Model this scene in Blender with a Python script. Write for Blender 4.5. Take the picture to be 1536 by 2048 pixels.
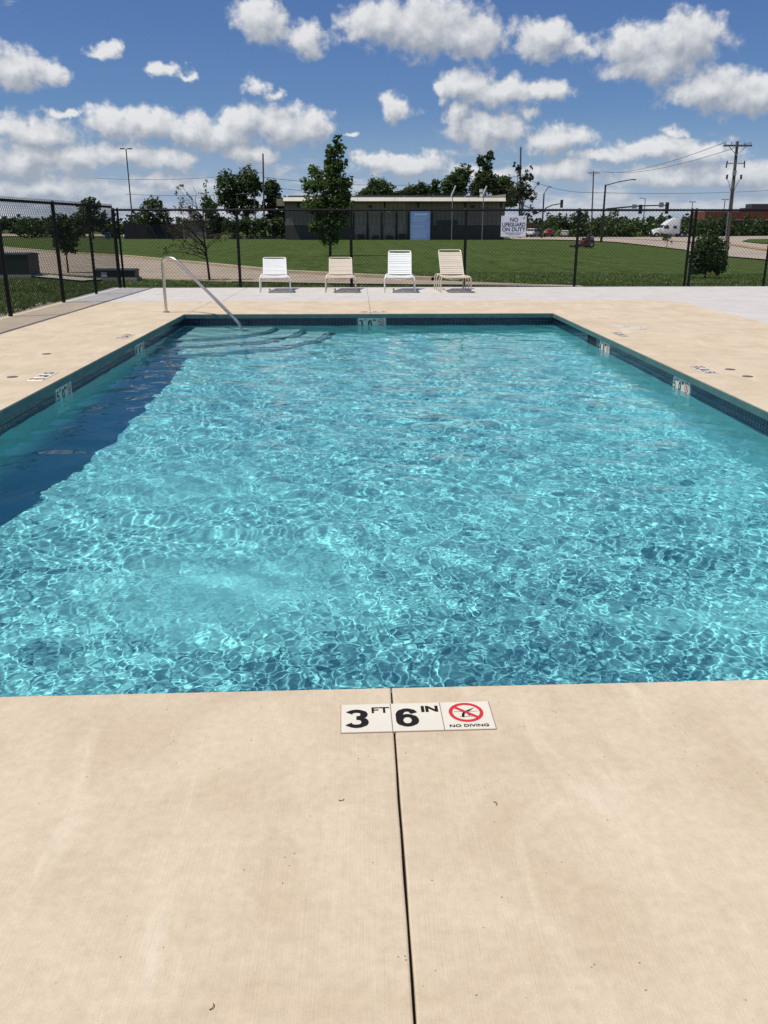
import bpy, bmesh, math, random
import numpy as np
from mathutils import Vector, Matrix

for _o in list(bpy.data.objects):
    bpy.data.objects.remove(_o)
scene = bpy.context.scene
COL = scene.collection
R = math.radians
random.seed(7)
RNG = np.random.default_rng(11)

# ------------------------------------------------------------------ camera
cam_data = bpy.data.cameras.new('camera')
cam = bpy.data.objects.new('camera', cam_data)
COL.objects.link(cam)
cam.location = (0.0, 0.0, 1.41)
cam.rotation_euler = (R(90 - 18.748), 0, R(-1.691))
cam_data.sensor_fit = 'VERTICAL'
cam_data.sensor_height = 24.0
cam_data.lens = 24.0 * 1700.0 / 2048.0
cam_data.clip_start = 0.05
cam_data.clip_end = 6000.0
scene.camera = cam

# ------------------------------------------------------------------ light
SUN_EL, SUN_TO = 66.0, Vector((-0.955, -0.295, 0.0)).normalized()   # horizontal direction towards the sun
sun_data = bpy.data.lights.new('sun', 'SUN')
sun = bpy.data.objects.new('sun', sun_data)
COL.objects.link(sun)
sun_data.energy = 4.3
sun_data.angle = R(0.53)
sun_data.color = (1.0, 0.955, 0.87)
_to = Vector((SUN_TO.x * math.cos(R(SUN_EL)), SUN_TO.y * math.cos(R(SUN_EL)), math.sin(R(SUN_EL))))
sun.rotation_euler = (-_to).to_track_quat('-Z', 'Y').to_euler()
sun.location = (0, 0, 40)
sun_data.cycles.is_caustics_light = True

scene.view_settings.view_transform = 'Standard'
scene.view_settings.look = 'None'
scene.view_settings.gamma = 1.0
scene.view_settings.use_curve_mapping = False
scene.view_settings.exposure = 0.0
scene.render.engine = 'CYCLES'
cy = scene.cycles
cy.use_denoising = True
try:
    cy.denoiser = 'OPENIMAGEDENOISE'
    cy.denoising_input_passes = 'RGB_ALBEDO_NORMAL'
except Exception:
    pass
cy.max_bounces = 10
cy.diffuse_bounces = 5
cy.glossy_bounces = 4
cy.transmission_bounces = 6
cy.transparent_max_bounces = 8
cy.caustics_reflective = False
cy.caustics_refractive = True
cy.blur_glossy = 0.3
cy.sample_clamp_indirect = 6.0
cy.use_adaptive_sampling = False

# ------------------------------------------------------------------ sky (world)
world = bpy.data.worlds.new('World')
scene.world = world
world.use_nodes = True
# clouds: azimuth, elevation, half width, half height in degrees, round the direction +Y (the field is mirrored on round the horizon)
CLOUDS = [(-5.51, 11.1, 1.88, 1.1), (-3.03, 10.26, 1.47, 0.89), (0.26, 10.68, 2.2, 0.61), (1.75, 11.06, 2.78, 1.25), (4.13, 11.05, 3.21, 1.67), (6.82, 10.38, 2.78, 1.17), (11.24, 10.28, 1.6, 1.16), (13.29, 9.79, 2.03, 0.77), (16.56, 9.71, 1.86, 1.3), (19.17, 9.71, 2.25, 1.61), (17.36, 8.66, 3.02, 0.87), (21.07, 7.28, 3.13, 1.14), (23.12, 6.88, 2.54, 1.13), (6.76, 7.84, 1.74, 1.08), (8.73, 7.46, 2.7, 0.85), (11.41, 7.41, 1.79, 0.68), (5.16, 7.7, 0.54, 0.57), (6.2, 6.27, 0.97, 0.75), (7.91, 5.36, 2.6, 1.16), (10.14, 6.27, 1.15, 0.63), (12.17, 4.86, 2.37, 0.75), (2.3, 6.78, 1.09, 0.87), (-19.58, 8.26, 2.01, 1.22), (-18.04, 7.92, 1.19, 0.54), (-14.75, 9.43, 1.19, 0.49), (-11.19, 8.46, 1.6, 0.5), (-10.06, 8.16, 0.88, 0.34), (-6.26, 7.8, 1.34, 0.57), (-4.93, 7.28, 0.96, 0.57), (-14.72, 5.69, 1.7, 0.95), (-12.73, 5.61, 2.08, 1.02), (-9.97, 5.39, 1.87, 1.14), (-8.35, 5.15, 2.12, 0.98), (-6.8, 6.0, 1.45, 1.03), (-4.7, 5.64, 1.89, 1.22), (-2.86, 5.71, 1.47, 1.22), (-6.59, 4.13, 1.9, 0.64), (-11.73, 3.59, 2.12, 0.75), (-14.17, 4.02, 1.94, 0.68), (-16.91, 3.61, 2.66, 0.78), (-19.21, 4.96, 2.73, 0.98), (-19.94, 3.48, 3.19, 0.94), (18.08, 4.2, 3.27, 0.73), (20.36, 3.96, 2.65, 0.73), (22.72, 2.69, 4.09, 0.94), (18.97, 5.15, 1.18, 0.45), (3.0, 3.46, 2.81, 0.77), (0.97, 3.8, 1.56, 0.53), (14.91, 3.93, 1.82, 0.4), (19.09, 2.61, 3.59, 0.68), (-17.18, 6.08, 1.3, 0.44), (-18.76, 2.01, 4.43, 0.84), (-11.84, 2.23, 3.36, 0.7), (12.58, 3.11, 2.76, 0.64), (7.69, 3.01, 2.49, 0.53), (-0.41, 5.39, 0.68, 0.29)]

FAINT = {(-14.75, 9.43), (-11.19, 8.46), (-10.06, 8.16), (-6.26, 7.8), (-4.93, 7.28), (-11.84, 2.23), (-0.41, 5.39), (18.97, 5.15), (0.26, 10.68), (-17.18, 6.08), (10.14, 6.27), (13.29, 9.79)}


class Nodes:
    def __init__(self, nt):
        self.nt = nt

    def new(self, t, **kw):
        n = self.nt.nodes.new(t)
        for k, v in kw.items():
            setattr(n, k, v)
        return n

    def put(self, sock, v):
        if hasattr(v, 'bl_rna') and isinstance(v, bpy.types.NodeSocket):
            self.nt.links.new(v, sock)
        elif isinstance(v, (tuple, list)) and len(v) == 3 and sock.type == 'RGBA':
            sock.default_value = (*v, 1)
        else:
            sock.default_value = v

    def math(self, op, a, b=0.0, c=None, clamp=False):
        n = self.new('ShaderNodeMath', operation=op, use_clamp=clamp)
        self.put(n.inputs[0], a)
        self.put(n.inputs[1], b)
        if c is not None:
            self.put(n.inputs[2], c)
        return n.outputs[0]

    def vec(self, op, a, b=(0, 0, 0), c=None):
        n = self.new('ShaderNodeVectorMath', operation=op)
        self.put(n.inputs[0], a)
        if op not in ('LENGTH', 'NORMALIZE'):
            self.put(n.inputs[1], b)
        if c is not None:
            self.put(n.inputs[2], c)
        return n.outputs['Value'] if op in ('LENGTH', 'DOT_PRODUCT', 'DISTANCE') else n.outputs[0]

    def noise(self, v, scale, detail=4.0, rough=0.55, dist=0.0):
        n = self.new('ShaderNodeTexNoise')
        self.put(n.inputs['Vector'], v)
        n.inputs['Scale'].default_value = scale
        n.inputs['Detail'].default_value = detail
        n.inputs['Roughness'].default_value = rough
        n.inputs['Distortion'].default_value = dist
        return n

    def ramp(self, v, a, b, c=0.0, d=1.0, smooth=True):
        n = self.new('ShaderNodeMapRange')
        n.interpolation_type = 'SMOOTHSTEP' if smooth else 'LINEAR'
        self.put(n.inputs[0], v)
        for i, q in enumerate((a, b, c, d)):
            self.put(n.inputs[1 + i], q)
        return n.outputs[0]

    def mix(self, f, a, b, blend='MIX'):
        n = self.new('ShaderNodeMix', data_type='RGBA', blend_type=blend)
        self.put(n.inputs[0], f)
        self.put(n.inputs[6], a)
        self.put(n.inputs[7], b)
        return n.outputs[2]


def cloud_group():
    g = bpy.data.node_groups.new('cloud_density', 'ShaderNodeTree')
    g.interface.new_socket('P', in_out='INPUT', socket_type='NodeSocketVector')
    g.interface.new_socket('Density', in_out='OUTPUT', socket_type='NodeSocketFloat')
    N = Nodes(g)
    gi, go = N.new('NodeGroupInput'), N.new('NodeGroupOutput')
    p = gi.outputs[0]
    n1 = N.noise(p, 0.55, 4.0, 0.56)
    off = N.vec('MULTIPLY', N.vec('SUBTRACT', n1.outputs['Color'], (0.5, 0.5, 0.5)), (2.6, 1.7, 0.0))
    q = N.vec('ADD', p, off)
    cur = None
    for (a, e, w, h) in CLOUDS:
        d = N.vec('LENGTH', N.vec('MULTIPLY_ADD', q, (1 / w, 1 / h, 0.0), (-a / w, -e / h, 0.0)))
        if (a, e) in FAINT: d = N.math('ADD', d, 0.34)
        cur = d if cur is None else N.math('SMOOTH_MIN', cur, d, 0.25)
    n2 = N.noise(p, 1.2, 5.0, 0.54)
    core = N.math('SUBTRACT', 1.22, cur)
    dens = N.math('ADD', core, N.math('MULTIPLY', N.math('SUBTRACT', n2.outputs['Fac'], 0.5), 1.25))
    # low layer of flat broken cloud close to the horizon, and scattered cloud above the picture
    n3 = N.noise(N.vec('MULTIPLY', p, (0.22, 0.75, 1.0)), 1.0, 6.0, 0.62)
    se = N.new('ShaderNodeSeparateXYZ')
    g.links.new(p, se.inputs[0])
    low = N.math('MULTIPLY', N.math('SUBTRACT', n3.outputs['Fac'], N.ramp(se.outputs[1], 0.5, 6.0, 0.27, 0.66, False)), 2.4)
    n4 = N.noise(N.vec('MULTIPLY', p, (0.10, 0.16, 1.0)), 1.0, 6.0, 0.6)
    high = N.math('MULTIPLY', N.math('SUBTRACT', n4.outputs['Fac'], N.ramp(se.outputs[1], 13.0, 19.0, 1.2, 0.55)), 3.0)
    out = N.math('MAXIMUM', N.math('MAXIMUM', dens, low), high)
    g.links.new(out, go.inputs[0])
    return g


def build_world():
    nt = world.node_tree
    nt.nodes.clear()
    N = Nodes(nt)
    tc = N.new('ShaderNodeTexCoord')
    d = N.vec('NORMALIZE', tc.outputs['Generated'])
    s = N.new('ShaderNodeSeparateXYZ')
    nt.links.new(d, s.inputs[0])
    az = N.math('MULTIPLY', N.math('ARCTAN2', s.outputs[0], s.outputs[1]), 180 / math.pi)
    u = N.math('SUBTRACT', N.math('PINGPONG', N.math('ADD', az, 26.0 + 104.0 * 2), 52.0), 26.0)
    el = N.math('MULTIPLY', N.math('ARCSINE', s.outputs[2]), 180 / math.pi)
    c = N.new('ShaderNodeCombineXYZ')
    nt.links.new(u, c.inputs[0])
    nt.links.new(el, c.inputs[1])
    p = c.outputs[0]
    grp = cloud_group()

    def dens(v):
        n = N.new('ShaderNodeGroup')
        n.node_tree = grp
        nt.links.new(v, n.inputs[0])
        return n.outputs[0]
    d0 = dens(p)
    d1 = dens(N.vec('ADD', p, (-0.25, 0.55, 0.0)))
    alpha = N.ramp(d0, -0.02, 0.62)
    d2 = dens(N.vec('ADD', p, (-0.35, 1.15, 0.0)))
    dd = N.math('ADD', N.math('MULTIPLY', N.math('SUBTRACT', d0, d1), 0.55), N.math('MULTIPLY', N.math('SUBTRACT', d0, d2), 0.36))
    lit = N.math('ADD', dd, 0.36, clamp=True)
    thick = N.ramp(d0, 0.2, 1.1, 0.0, 0.12)
    lit = N.math('SUBTRACT', lit, thick, clamp=True)
    cloud = N.mix(lit, (3.6, 3.95, 4.6), (8.3, 8.35, 8.4))
    sky = N.new('ShaderNodeTexSky')
    sky.sky_type = 'NISHITA'
    sky.sun_disc = False
    sky.sun_elevation = R(SUN_EL)
    sky.sun_rotation = math.atan2(SUN_TO.x, SUN_TO.y)
    sky.altitude = 250
    sky.air_density = 1.0
    sky.dust_density = 0.4
    sky.ozone_density = 2.0
    base = N.mix(1.0, sky.outputs[0], SKY_TINT, 'MULTIPLY')
    low = N.ramp(el, 0.0, 7.0, 0.85, 0.0)
    base = N.mix(low, base, (3.3, 4.5, 6.3))
    col = N.mix(N.math('MULTIPLY', alpha, N.ramp(el, 0.0, 5.0, 0.72, 0.95)), base, cloud)
    bg = N.new('ShaderNodeBackground')
    nt.links.new(col, bg.inputs[0])
    bg.inputs[1].default_value = 0.1
    out = N.new('ShaderNodeOutputWorld')
    nt.links.new(bg.outputs[0], out.inputs[0])
    world.cycles.sampling_method = 'MANUAL'
    world.cycles.sample_map_resolution = 512


SKY_TINT = (0.41, 0.545, 0.80)
build_world()


# ------------------------------------------------------------------ helpers
def tag(o, label=None, cat=None, group=None, kind=None):
    if label: o['label'] = label
    if cat: o['category'] = cat
    if group: o['group'] = group
    if kind: o['kind'] = kind
    return o


def empty(name, loc=(0, 0, 0), rz=0.0, parent=None):
    o = bpy.data.objects.new(name, None)
    COL.objects.link(o)
    o.location = loc
    o.rotation_euler = (0, 0, rz)
    o.parent = parent
    return o


def copy_tree(o, parent=None):
    c = o.copy()
    COL.objects.link(c)
    c.parent = parent
    for ch in list(o.children):
        copy_tree(ch, c)
    return c


def link(name, me, parent=None):
    o = bpy.data.objects.new(name, me)
    COL.objects.link(o)
    o.parent = parent
    return o


class MB:
    """collects plain shapes into one mesh"""

    def __init__(self):
        self.v, self.f, self.m = [], [], 0

    def add(self, vs, fs):
        b = len(self.v)
        self.v += [tuple(q) for q in vs]
        self.f += [tuple(b + i for i in f) for f in fs]
        return self

    def box(self, c, s, rz=0.0, top=1.0, topy=None):
        """box centred at c; top scales the upper face"""
        hx, hy, hz = s[0] / 2, s[1] / 2, s[2] / 2
        ty = top if topy is None else topy
        ca, sa = math.cos(rz), math.sin(rz)
        vs = []
        for z, k, ky in ((-hz, 1, 1), (hz, top, ty)):
            for x, y in ((-hx, -hy), (hx, -hy), (hx, hy), (-hx, hy)):
                x, y = x * k, y * ky
                vs.append((c[0] + x * ca - y * sa, c[1] + x * sa + y * ca, c[2] + z))
        return self.add(vs, [(3, 2, 1, 0), (4, 5, 6, 7), (0, 1, 5, 4), (1, 2, 6, 5), (2, 3, 7, 6), (3, 0, 4, 7)])

    def tube(self, pts, r, n=8, caps=True, r2=None):
        pts = [Vector(p) for p in pts]
        rings = []
        up = None
        for i, p in enumerate(pts):
            a = pts[max(0, i - 1)]
            b = pts[min(len(pts) - 1, i + 1)]
            t = (b - a).normalized()
            if up is None:
                up = Vector((0, 0, 1)) if abs(t.z) < 0.9 else Vector((1, 0, 0))
            s = t.cross(up).normalized()
            up = s.cross(t).normalized()
            rr = r if r2 is None else r + (r2 - r) * i / (len(pts) - 1)
            rings.append([p + (s * math.cos(2 * math.pi * k / n) + up * math.sin(2 * math.pi * k / n)) * rr for k in range(n)])
        vs = [q for g in rings for q in g]
        fs = []
        for i in range(len(rings) - 1):
            for k in range(n):
                k2 = (k + 1) % n
                fs.append((i * n + k, i * n + k2, (i + 1) * n + k2, (i + 1) * n + k))
        if caps:
            fs.append(tuple(range(n - 1, -1, -1)))
            fs.append(tuple((len(rings) - 1) * n + k for k in range(n)))
        return self.add(vs, fs)

    def prism(self, poly, axis, a, b):
        """2-D polygon pushed along an axis: 'x' takes (y,z), 'y' takes (x,z), 'z' takes (x,y)"""
        def P(q, w):
            return {'x': (w, q[0], q[1]), 'y': (q[0], w, q[1]), 'z': (q[0], q[1], w)}[axis]
        n = len(poly)
        vs = [P(q, a) for q in poly] + [P(q, b) for q in poly]
        fs = [tuple(range(n - 1, -1, -1)), tuple(range(n, 2 * n))]
        fs += [(i, (i + 1) % n, n + (i + 1) % n, n + i) for i in range(n)]
        return self.add(vs, fs)

    def disc(self, c, r, z0, z1, n=20):
        return self.prism([(c[0] + r * math.cos(2 * math.pi * i / n), c[1] + r * math.sin(2 * math.pi * i / n)) for i in range(n)], 'z', z0, z1)

    def mesh(self, name, mat, smooth=False, bevel=0.0, segs=2):
        me = bpy.data.meshes.new(name)
        me.from_pydata(self.v, [], self.f)
        bm = bmesh.new()
        bm.from_mesh(me)
        bmesh.ops.recalc_face_normals(bm, faces=bm.faces)
        if bevel:
            es = [e for e in bm.edges if len(e.link_faces) == 2 and e.calc_face_angle(0) > 0.5]
            bmesh.ops.bevel(bm, geom=es, offset=bevel, segments=segs, profile=0.5, affect='EDGES', clamp_overlap=True)
        bm.to_mesh(me)
        bm.free()
        if smooth:
            for p in me.polygons:
                p.use_smooth = True
            me.set_sharp_from_angle(angle=R(40))
        if mat: me.materials.append(mat)
        return me

    def build(self, name, mat, parent=None, smooth=False, bevel=0.0, segs=2):
        return link(name, self.mesh(name, mat, smooth, bevel, segs), parent)


def np_mesh(name, V, F, mat, smooth=False):
    """V (n,3), F (m,k) arrays -> mesh"""
    V = np.ascontiguousarray(V, dtype=np.float32)
    F = np.ascontiguousarray(F, dtype=np.int32)
    k = F.shape[1]
    me = bpy.data.meshes.new(name)
    me.vertices.add(len(V))
    me.vertices.foreach_set('co', V.ravel())
    me.loops.add(F.size)
    me.loops.foreach_set('vertex_index', F.ravel())
    me.polygons.add(len(F))
    me.polygons.foreach_set('loop_start', np.arange(0, F.size, k, dtype=np.int32))
    if smooth:
        me.polygons.foreach_set('use_smooth', np.ones(len(F), dtype=bool))
    me.update(calc_edges=True)
    if mat: me.materials.append(mat)
    return me


def arc(c, r, a0, a1, n, plane):
    """points on an arc; plane gives two axis vectors"""
    e1, e2 = Vector(plane[0]), Vector(plane[1])
    return [Vector(c) + (e1 * math.cos(a0 + (a1 - a0) * i / n) + e2 * math.sin(a0 + (a1 - a0) * i / n)) * r for i in range(n + 1)]


def bend(pts, r, n=5):
    """polyline with its corners rounded"""
    pts = [Vector(p) for p in pts]
    out = [pts[0]]
    for a, b, c in zip(pts, pts[1:], pts[2:]):
        d1, d2 = (a - b), (c - b)
        k = min(r, d1.length * 0.48, d2.length * 0.48)
        p, q = b + d1.normalized() * k, b + d2.normalized() * k
        for i in range(n + 1):
            t = i / n
            out.append(p * (1 - t) ** 2 + b * 2 * t * (1 - t) + q * t * t)
    return out + [pts[-1]]


# ------------------------------------------------------------------ materials
MATS = {}


def mat(name, c, rough=0.6, metal=0.0, var=0.0, scale=3.0, bump=0.0, bscale=40.0, spec=0.5, c2=None, stretch=None):
    """principled colour with optional mottling between c and c2 and fine relief"""
    if name in MATS: return MATS[name]
    m = bpy.data.materials.new(name)
    m.use_nodes = True
    nt = m.node_tree
    N = Nodes(nt)
    b = nt.nodes['Principled BSDF']
    b.inputs['Roughness'].default_value = rough
    b.inputs['Metallic'].default_value = metal
    b.inputs['Specular IOR Level'].default_value = spec
    b.inputs['Base Color'].default_value = (*c, 1)
    if var or c2 or bump:
        tc = N.new('ShaderNodeTexCoord')
        v = tc.outputs['Object']
        if stretch: v = N.vec('MULTIPLY', v, stretch)
    if var or c2:
        c2 = c2 or tuple(q * (1 - var) for q in c)
        f = N.ramp(N.noise(v, scale, 5.0, 0.6).outputs['Fac'], 0.32, 0.68)
        nt.links.new(N.mix(f, c, c2), b.inputs['Base Color'])
    if bump:
        bn = N.new('ShaderNodeBump')
        bn.inputs['Strength'].default_value = bump
        bn.inputs['Distance'].default_value = 0.02
        nt.links.new(N.noise(v, bscale, 4.0, 0.6).outputs['Fac'], bn.inputs['Height'])
        nt.links.new(bn.outputs[0], b.inputs['Normal'])
    MATS[name] = m
    return m


def concrete(name, ca, cb, pale, seed=0.0):
    """broom finished concrete: blotches, pale drag marks, sand grain, dark specks"""
    m = bpy.data.materials.new(name)
    m.use_nodes = True
    nt = m.node_tree
    N = Nodes(nt)
    b = nt.nodes['Principled BSDF']
    b.inputs['Roughness'].default_value = 0.85
    b.inputs['Specular IOR Level'].default_value = 0.25
    g = N.new('ShaderNodeNewGeometry')
    p = N.vec('ADD', g.outputs['Position'], (seed, seed * 1.7, 0))
    blot = N.ramp(N.noise(p, 1.9, 7.0, 0.68, 0.5).outputs['Fac'], 0.34, 0.64)
    col = N.mix(blot, ca, cb)
    blot2 = N.ramp(N.noise(N.vec('MULTIPLY', p, (5.5, 1.2, 1.0)), 1.0, 5.0, 0.6, 0.6).outputs['Fac'], 0.52, 0.72, 0.0, 0.60)
    col = N.mix(blot2, col, pale)
    broom = N.noise(N.vec('MULTIPLY', p, (260.0, 4.0, 1.0)), 1.0, 2.0, 0.5).outputs['Fac']
    grain = N.noise(p, 330.0, 2.0, 0.7).outputs['Fac']
    mid = N.noise(p, 34.0, 4.0, 0.7).outputs['Fac']
    k = N.math('ADD', N.math('MULTIPLY_ADD', broom, 0.05, 0.61), N.math('ADD', N.math('MULTIPLY', grain, 0.34), N.math('MULTIPLY', mid, 0.40)))
    cc = N.new('ShaderNodeCombineXYZ')
    for i in range(3): nt.links.new(k, cc.inputs[i])
    col = N.mix(1.0, col, cc.outputs[0], 'MULTIPLY')
    vo = N.new('ShaderNodeTexVoronoi')
    vo.inputs['Scale'].default_value = 55.0
    nt.links.new(p, vo.inputs['Vector'])
    sel = N.math('GREATER_THAN', N.noise(p, 21.0, 2.0, 0.6).outputs['Fac'], 0.63)
    spk = N.math('MULTIPLY', N.ramp(vo.outputs['Distance'], 0.08, 0.17, 0.75, 0.0), sel)
    col = N.mix(spk, col, (0.16, 0.11, 0.075))
    nt.links.new(col, b.inputs['Base Color'])
    bn = N.new('ShaderNodeBump')
    bn.inputs['Strength'].default_value = 0.35
    bn.inputs['Distance'].default_value = 0.003
    nt.links.new(N.math('ADD', N.math('ADD', broom, grain), mid), bn.inputs['Height'])
    nt.links.new(bn.outputs[0], b.inputs['Normal'])
    return m


def leaf_mat(name, c, c2, trans=0.35, scale=1.2):
    m = bpy.data.materials.new(name)
    m.use_nodes = True
    nt = m.node_tree
    nt.nodes.clear()
    N = Nodes(nt)
    g = N.new('ShaderNodeNewGeometry')
    f = N.ramp(N.math('ADD', N.math('MULTIPLY', N.noise(g.outputs['Position'], scale, 3.0, 0.6).outputs['Fac'], 0.6),
                      N.math('MULTIPLY', g.outputs['Random Per Island'], 0.4)), 0.25, 0.75)
    col = N.mix(f, c, c2)
    di = N.new('ShaderNodeBsdfDiffuse')
    tr = N.new('ShaderNodeBsdfTranslucent')
    gl = N.new('ShaderNodeBsdfGlossy')
    gl.inputs['Roughness'].default_value = 0.45
    for q in (di, tr): nt.links.new(col, q.inputs['Color'])
    mx = N.new('ShaderNodeMixShader')
    mx.inputs[0].default_value = trans
    nt.links.new(di.outputs[0], mx.inputs[1])
    nt.links.new(tr.outputs[0], mx.inputs[2])
    mx2 = N.new('ShaderNodeMixShader')
    mx2.inputs[0].default_value = 0.03
    nt.links.new(mx.outputs[0], mx2.inputs[1])
    nt.links.new(gl.outputs[0], mx2.inputs[2])
    o = N.new('ShaderNodeOutputMaterial')
    nt.links.new(mx2.outputs[0], o.inputs[0])
    return m


TAN = concrete('tan_concrete', (0.545, 0.435, 0.303), (0.62, 0.51, 0.37), (0.695, 0.595, 0.46))
GREY = concrete('pale_grey_concrete', (0.52, 0.485, 0.445), (0.58, 0.545, 0.505), (0.63, 0.60, 0.56), 13.0)
BASE = mat('sub_base', (0.05, 0.042, 0.032), 0.95, var=0.4, scale=30)
TEAL = mat('teal_edge', (0.085, 0.17, 0.16), 0.55, var=0.25, scale=9)
PLASTER = mat('aqua_plaster', (0.37, 0.78, 0.81), 0.6, var=0.08, scale=2.5)
STEP = mat('pale_step_plaster', (0.55, 0.80, 0.80), 0.6, var=0.06, scale=4)
NAVY = mat('navy_glazed_tile', (0.010, 0.022, 0.055), 0.18, var=0.5, scale=14, spec=0.6)
GROUT = mat('grout', (0.16, 0.22, 0.25), 0.8)
WHITE_TILE = mat('white_glazed_tile', (0.76, 0.70, 0.585), 0.25, var=0.05, scale=6)
BLACK = mat('black_print', (0.012, 0.011, 0.011), 0.75, spec=0.2)
RED = mat('red_print', (0.62, 0.03, 0.035), 0.4)
STEEL = mat('polished_steel', (0.70, 0.65, 0.56), 0.30, 1.0, var=0.1, scale=20)
FENCE = mat('black_vinyl_coat', (0.007, 0.008, 0.008), 0.55, var=0.3, scale=8, spec=0.3)
WHITE_STRAP = mat('white_vinyl', (0.80, 0.80, 0.78), 0.45, var=0.04, scale=9)
BEIGE_STRAP = mat('beige_vinyl', (0.68, 0.59, 0.475), 0.45, var=0.06, scale=9)
WHITE_PAINT = mat('white_enamel', (0.80, 0.79, 0.76), 0.3, var=0.03, scale=9)
BEIGE_PAINT = mat('beige_enamel', (0.70, 0.60, 0.47), 0.3, var=0.05, scale=9)
RUBBER = mat('black_rubber', (0.02, 0.02, 0.02), 0.8)
BARK = mat('grey_brown_bark', (0.075, 0.058, 0.042), 0.9, var=0.5, scale=9, bump=0.6, bscale=25, stretch=(1, 1, 0.25))
DEAD_BARK = mat('bleached_bark', (0.20, 0.17, 0.14), 0.9, var=0.4, scale=6)
POLE_WOOD = mat('weathered_pole_wood', (0.15, 0.125, 0.10), 0.9, var=0.45, scale=5, stretch=(4, 4, 0.3))
DARK_METAL = mat('dark_bronze_metal', (0.018, 0.018, 0.02), 0.45)
GALV = mat('galvanised_metal', (0.33, 0.34, 0.35), 0.45, 0.6)
WIRE = mat('dark_cable', (0.03, 0.03, 0.033), 0.6)
GLASS_DARK = mat('dark_window_glass', (0.012, 0.014, 0.018), 0.08, spec=0.7)


# ------------------------------------------------------------------ ground
def smooth01(t):
    t = np.clip(t, 0, 1)
    return t * t * (3 - 2 * t)


def TZ(x, y):
    """height of the land: falls away gently behind the pool, lower on the road side"""
    x, y = np.asarray(x, float), np.asarray(y, float)
    zc = np.interp(y, [0, 22, 24, 130, 200, 600, 4000], [-.1, -.1, -.12, -.86, -1.5, -2.5, -10])
    zr = np.interp(y, [0, 22, 24, 50, 80, 190, 600, 4000], [-.1, -.1, -.12, -.6, -1.4, -1.5, -2.5, -10])
    k = smooth01((x / np.maximum(y, 1.0) - .2) / .2)
    return zc * (1 - k) + zr * k


def tz(x, y):
    return float(TZ(x, y))


def lawn_mat():
    m = bpy.data.materials.new('lawn')
    m.use_nodes = True
    nt = m.node_tree
    N = Nodes(nt)
    b = nt.nodes['Principled BSDF']
    b.inputs['Roughness'].default_value = 0.9
    b.inputs['Specular IOR Level'].default_value = 0.04
    g = N.new('ShaderNodeNewGeometry')
    p = g.outputs['Position']
    big = N.ramp(N.noise(p, 0.12, 5.0, 0.6).outputs['Fac'], 0.35, 0.65)
    col = N.mix(big, (0.036, 0.066, 0.012), (0.054, 0.088, 0.019))
    fine = N.ramp(N.noise(N.vec('MULTIPLY', p, (5.0, 1.6, 1.0)), 1.0, 6.0, 0.75).outputs['Fac'], 0.38, 0.72, 0.0, 1.0)
    col = N.mix(fine, col, (0.095, 0.130, 0.034))
    fleck = N.ramp(N.noise(N.vec('MULTIPLY', p, (1.6, 0.45, 1.0)), 1.0, 7.0, 0.8).outputs['Fac'], 0.50, 0.64, 0.0, 0.85)
    col = N.mix(fleck, col, (0.105, 0.130, 0.040))
    dark = N.ramp(N.noise(N.vec('MULTIPLY', p, (1.1, 0.35, 1.0)), 1.7, 6.0, 0.75).outputs['Fac'], 0.50, 0.66, 0.0, 0.75)
    col = N.mix(dark, col, (0.022, 0.044, 0.010))
    mow = N.new('ShaderNodeTexWave')
    mow.inputs['Scale'].default_value = 0.16
    mow.inputs['Distortion'].default_value = 1.2
    mow.inputs['Detail Scale'].default_value = 0.4
    nt.links.new(N.vec('MULTIPLY', p, (1.0, 0.35, 0)), mow.inputs['Vector'])
    col = N.mix(N.math('MULTIPLY', mow.outputs['Fac'], 0.35), col, (0.085, 0.118, 0.036))
    nt.links.new(col, b.inputs['Base Color'])
    bn = N.new('ShaderNodeBump')
    bn.inputs['Strength'].default_value = 0.8
    bn.inputs['Distance'].default_value = 0.05
    nt.links.new(N.noise(p, 14.0, 5.0, 0.8).outputs['Fac'], bn.inputs['Height'])
    nt.links.new(bn.outputs[0], b.inputs['Normal'])
    return m


LAWN = lawn_mat()
DX0, DX1, DY0, DY1 = -5.72, 16.0, -6.0, 20.62      # footprint of the deck
BACK = lambda x: 20.62 + 0.0                       # back line of the deck


def ground():
    def axis(lo, hi, knots):
        a = sorted(set([lo, hi] + knots))
        out = []
        for p, q in zip(a, a[1:]):
            mid = max(abs(p), abs(q))
            step = 2.0 if mid <= 60 else 4.0 if mid <= 130 else 8.0 if mid <= 260 else 60.0 if mid <= 700 else 400.0
            n = max(1, int(round((q - p) / step)))
            out += list(np.linspace(p, q, n, endpoint=False))
        return np.array(out + [hi])
    xs = axis(-3500, 3500, [-700, -260, -130, -60, DX0, DX1, 60, 130, 260, 700])
    ys = axis(-3500, 3500, [-700, -260, -60, DY0, DY1, 60, 130, 260, 700])
    gx, gy = np.meshgrid(xs, ys)
    V = np.stack([gx, gy, TZ(gx, gy)], -1).reshape(-1, 3)
    idx = np.arange(V.shape[0]).reshape(gx.shape)
    F = np.stack([idx[:-1, :-1], idx[:-1, 1:], idx[1:, 1:], idx[1:, :-1]], -1)
    cx = (gx[:-1, :-1] + gx[1:, 1:]) / 2
    cyy = (gy[:-1, :-1] + gy[1:, 1:]) / 2
    inside = (cx > DX0) & (cx < DX1) & (cyy > DY0) & (cyy < DY1)
    F = F[~inside].reshape(-1, 4)
    o = link('ground', np_mesh('ground', V, F, LAWN, True))
    tag(o, 'mown green lawn and land round the pool and out to the horizon', kind='structure')


ground()


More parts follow.
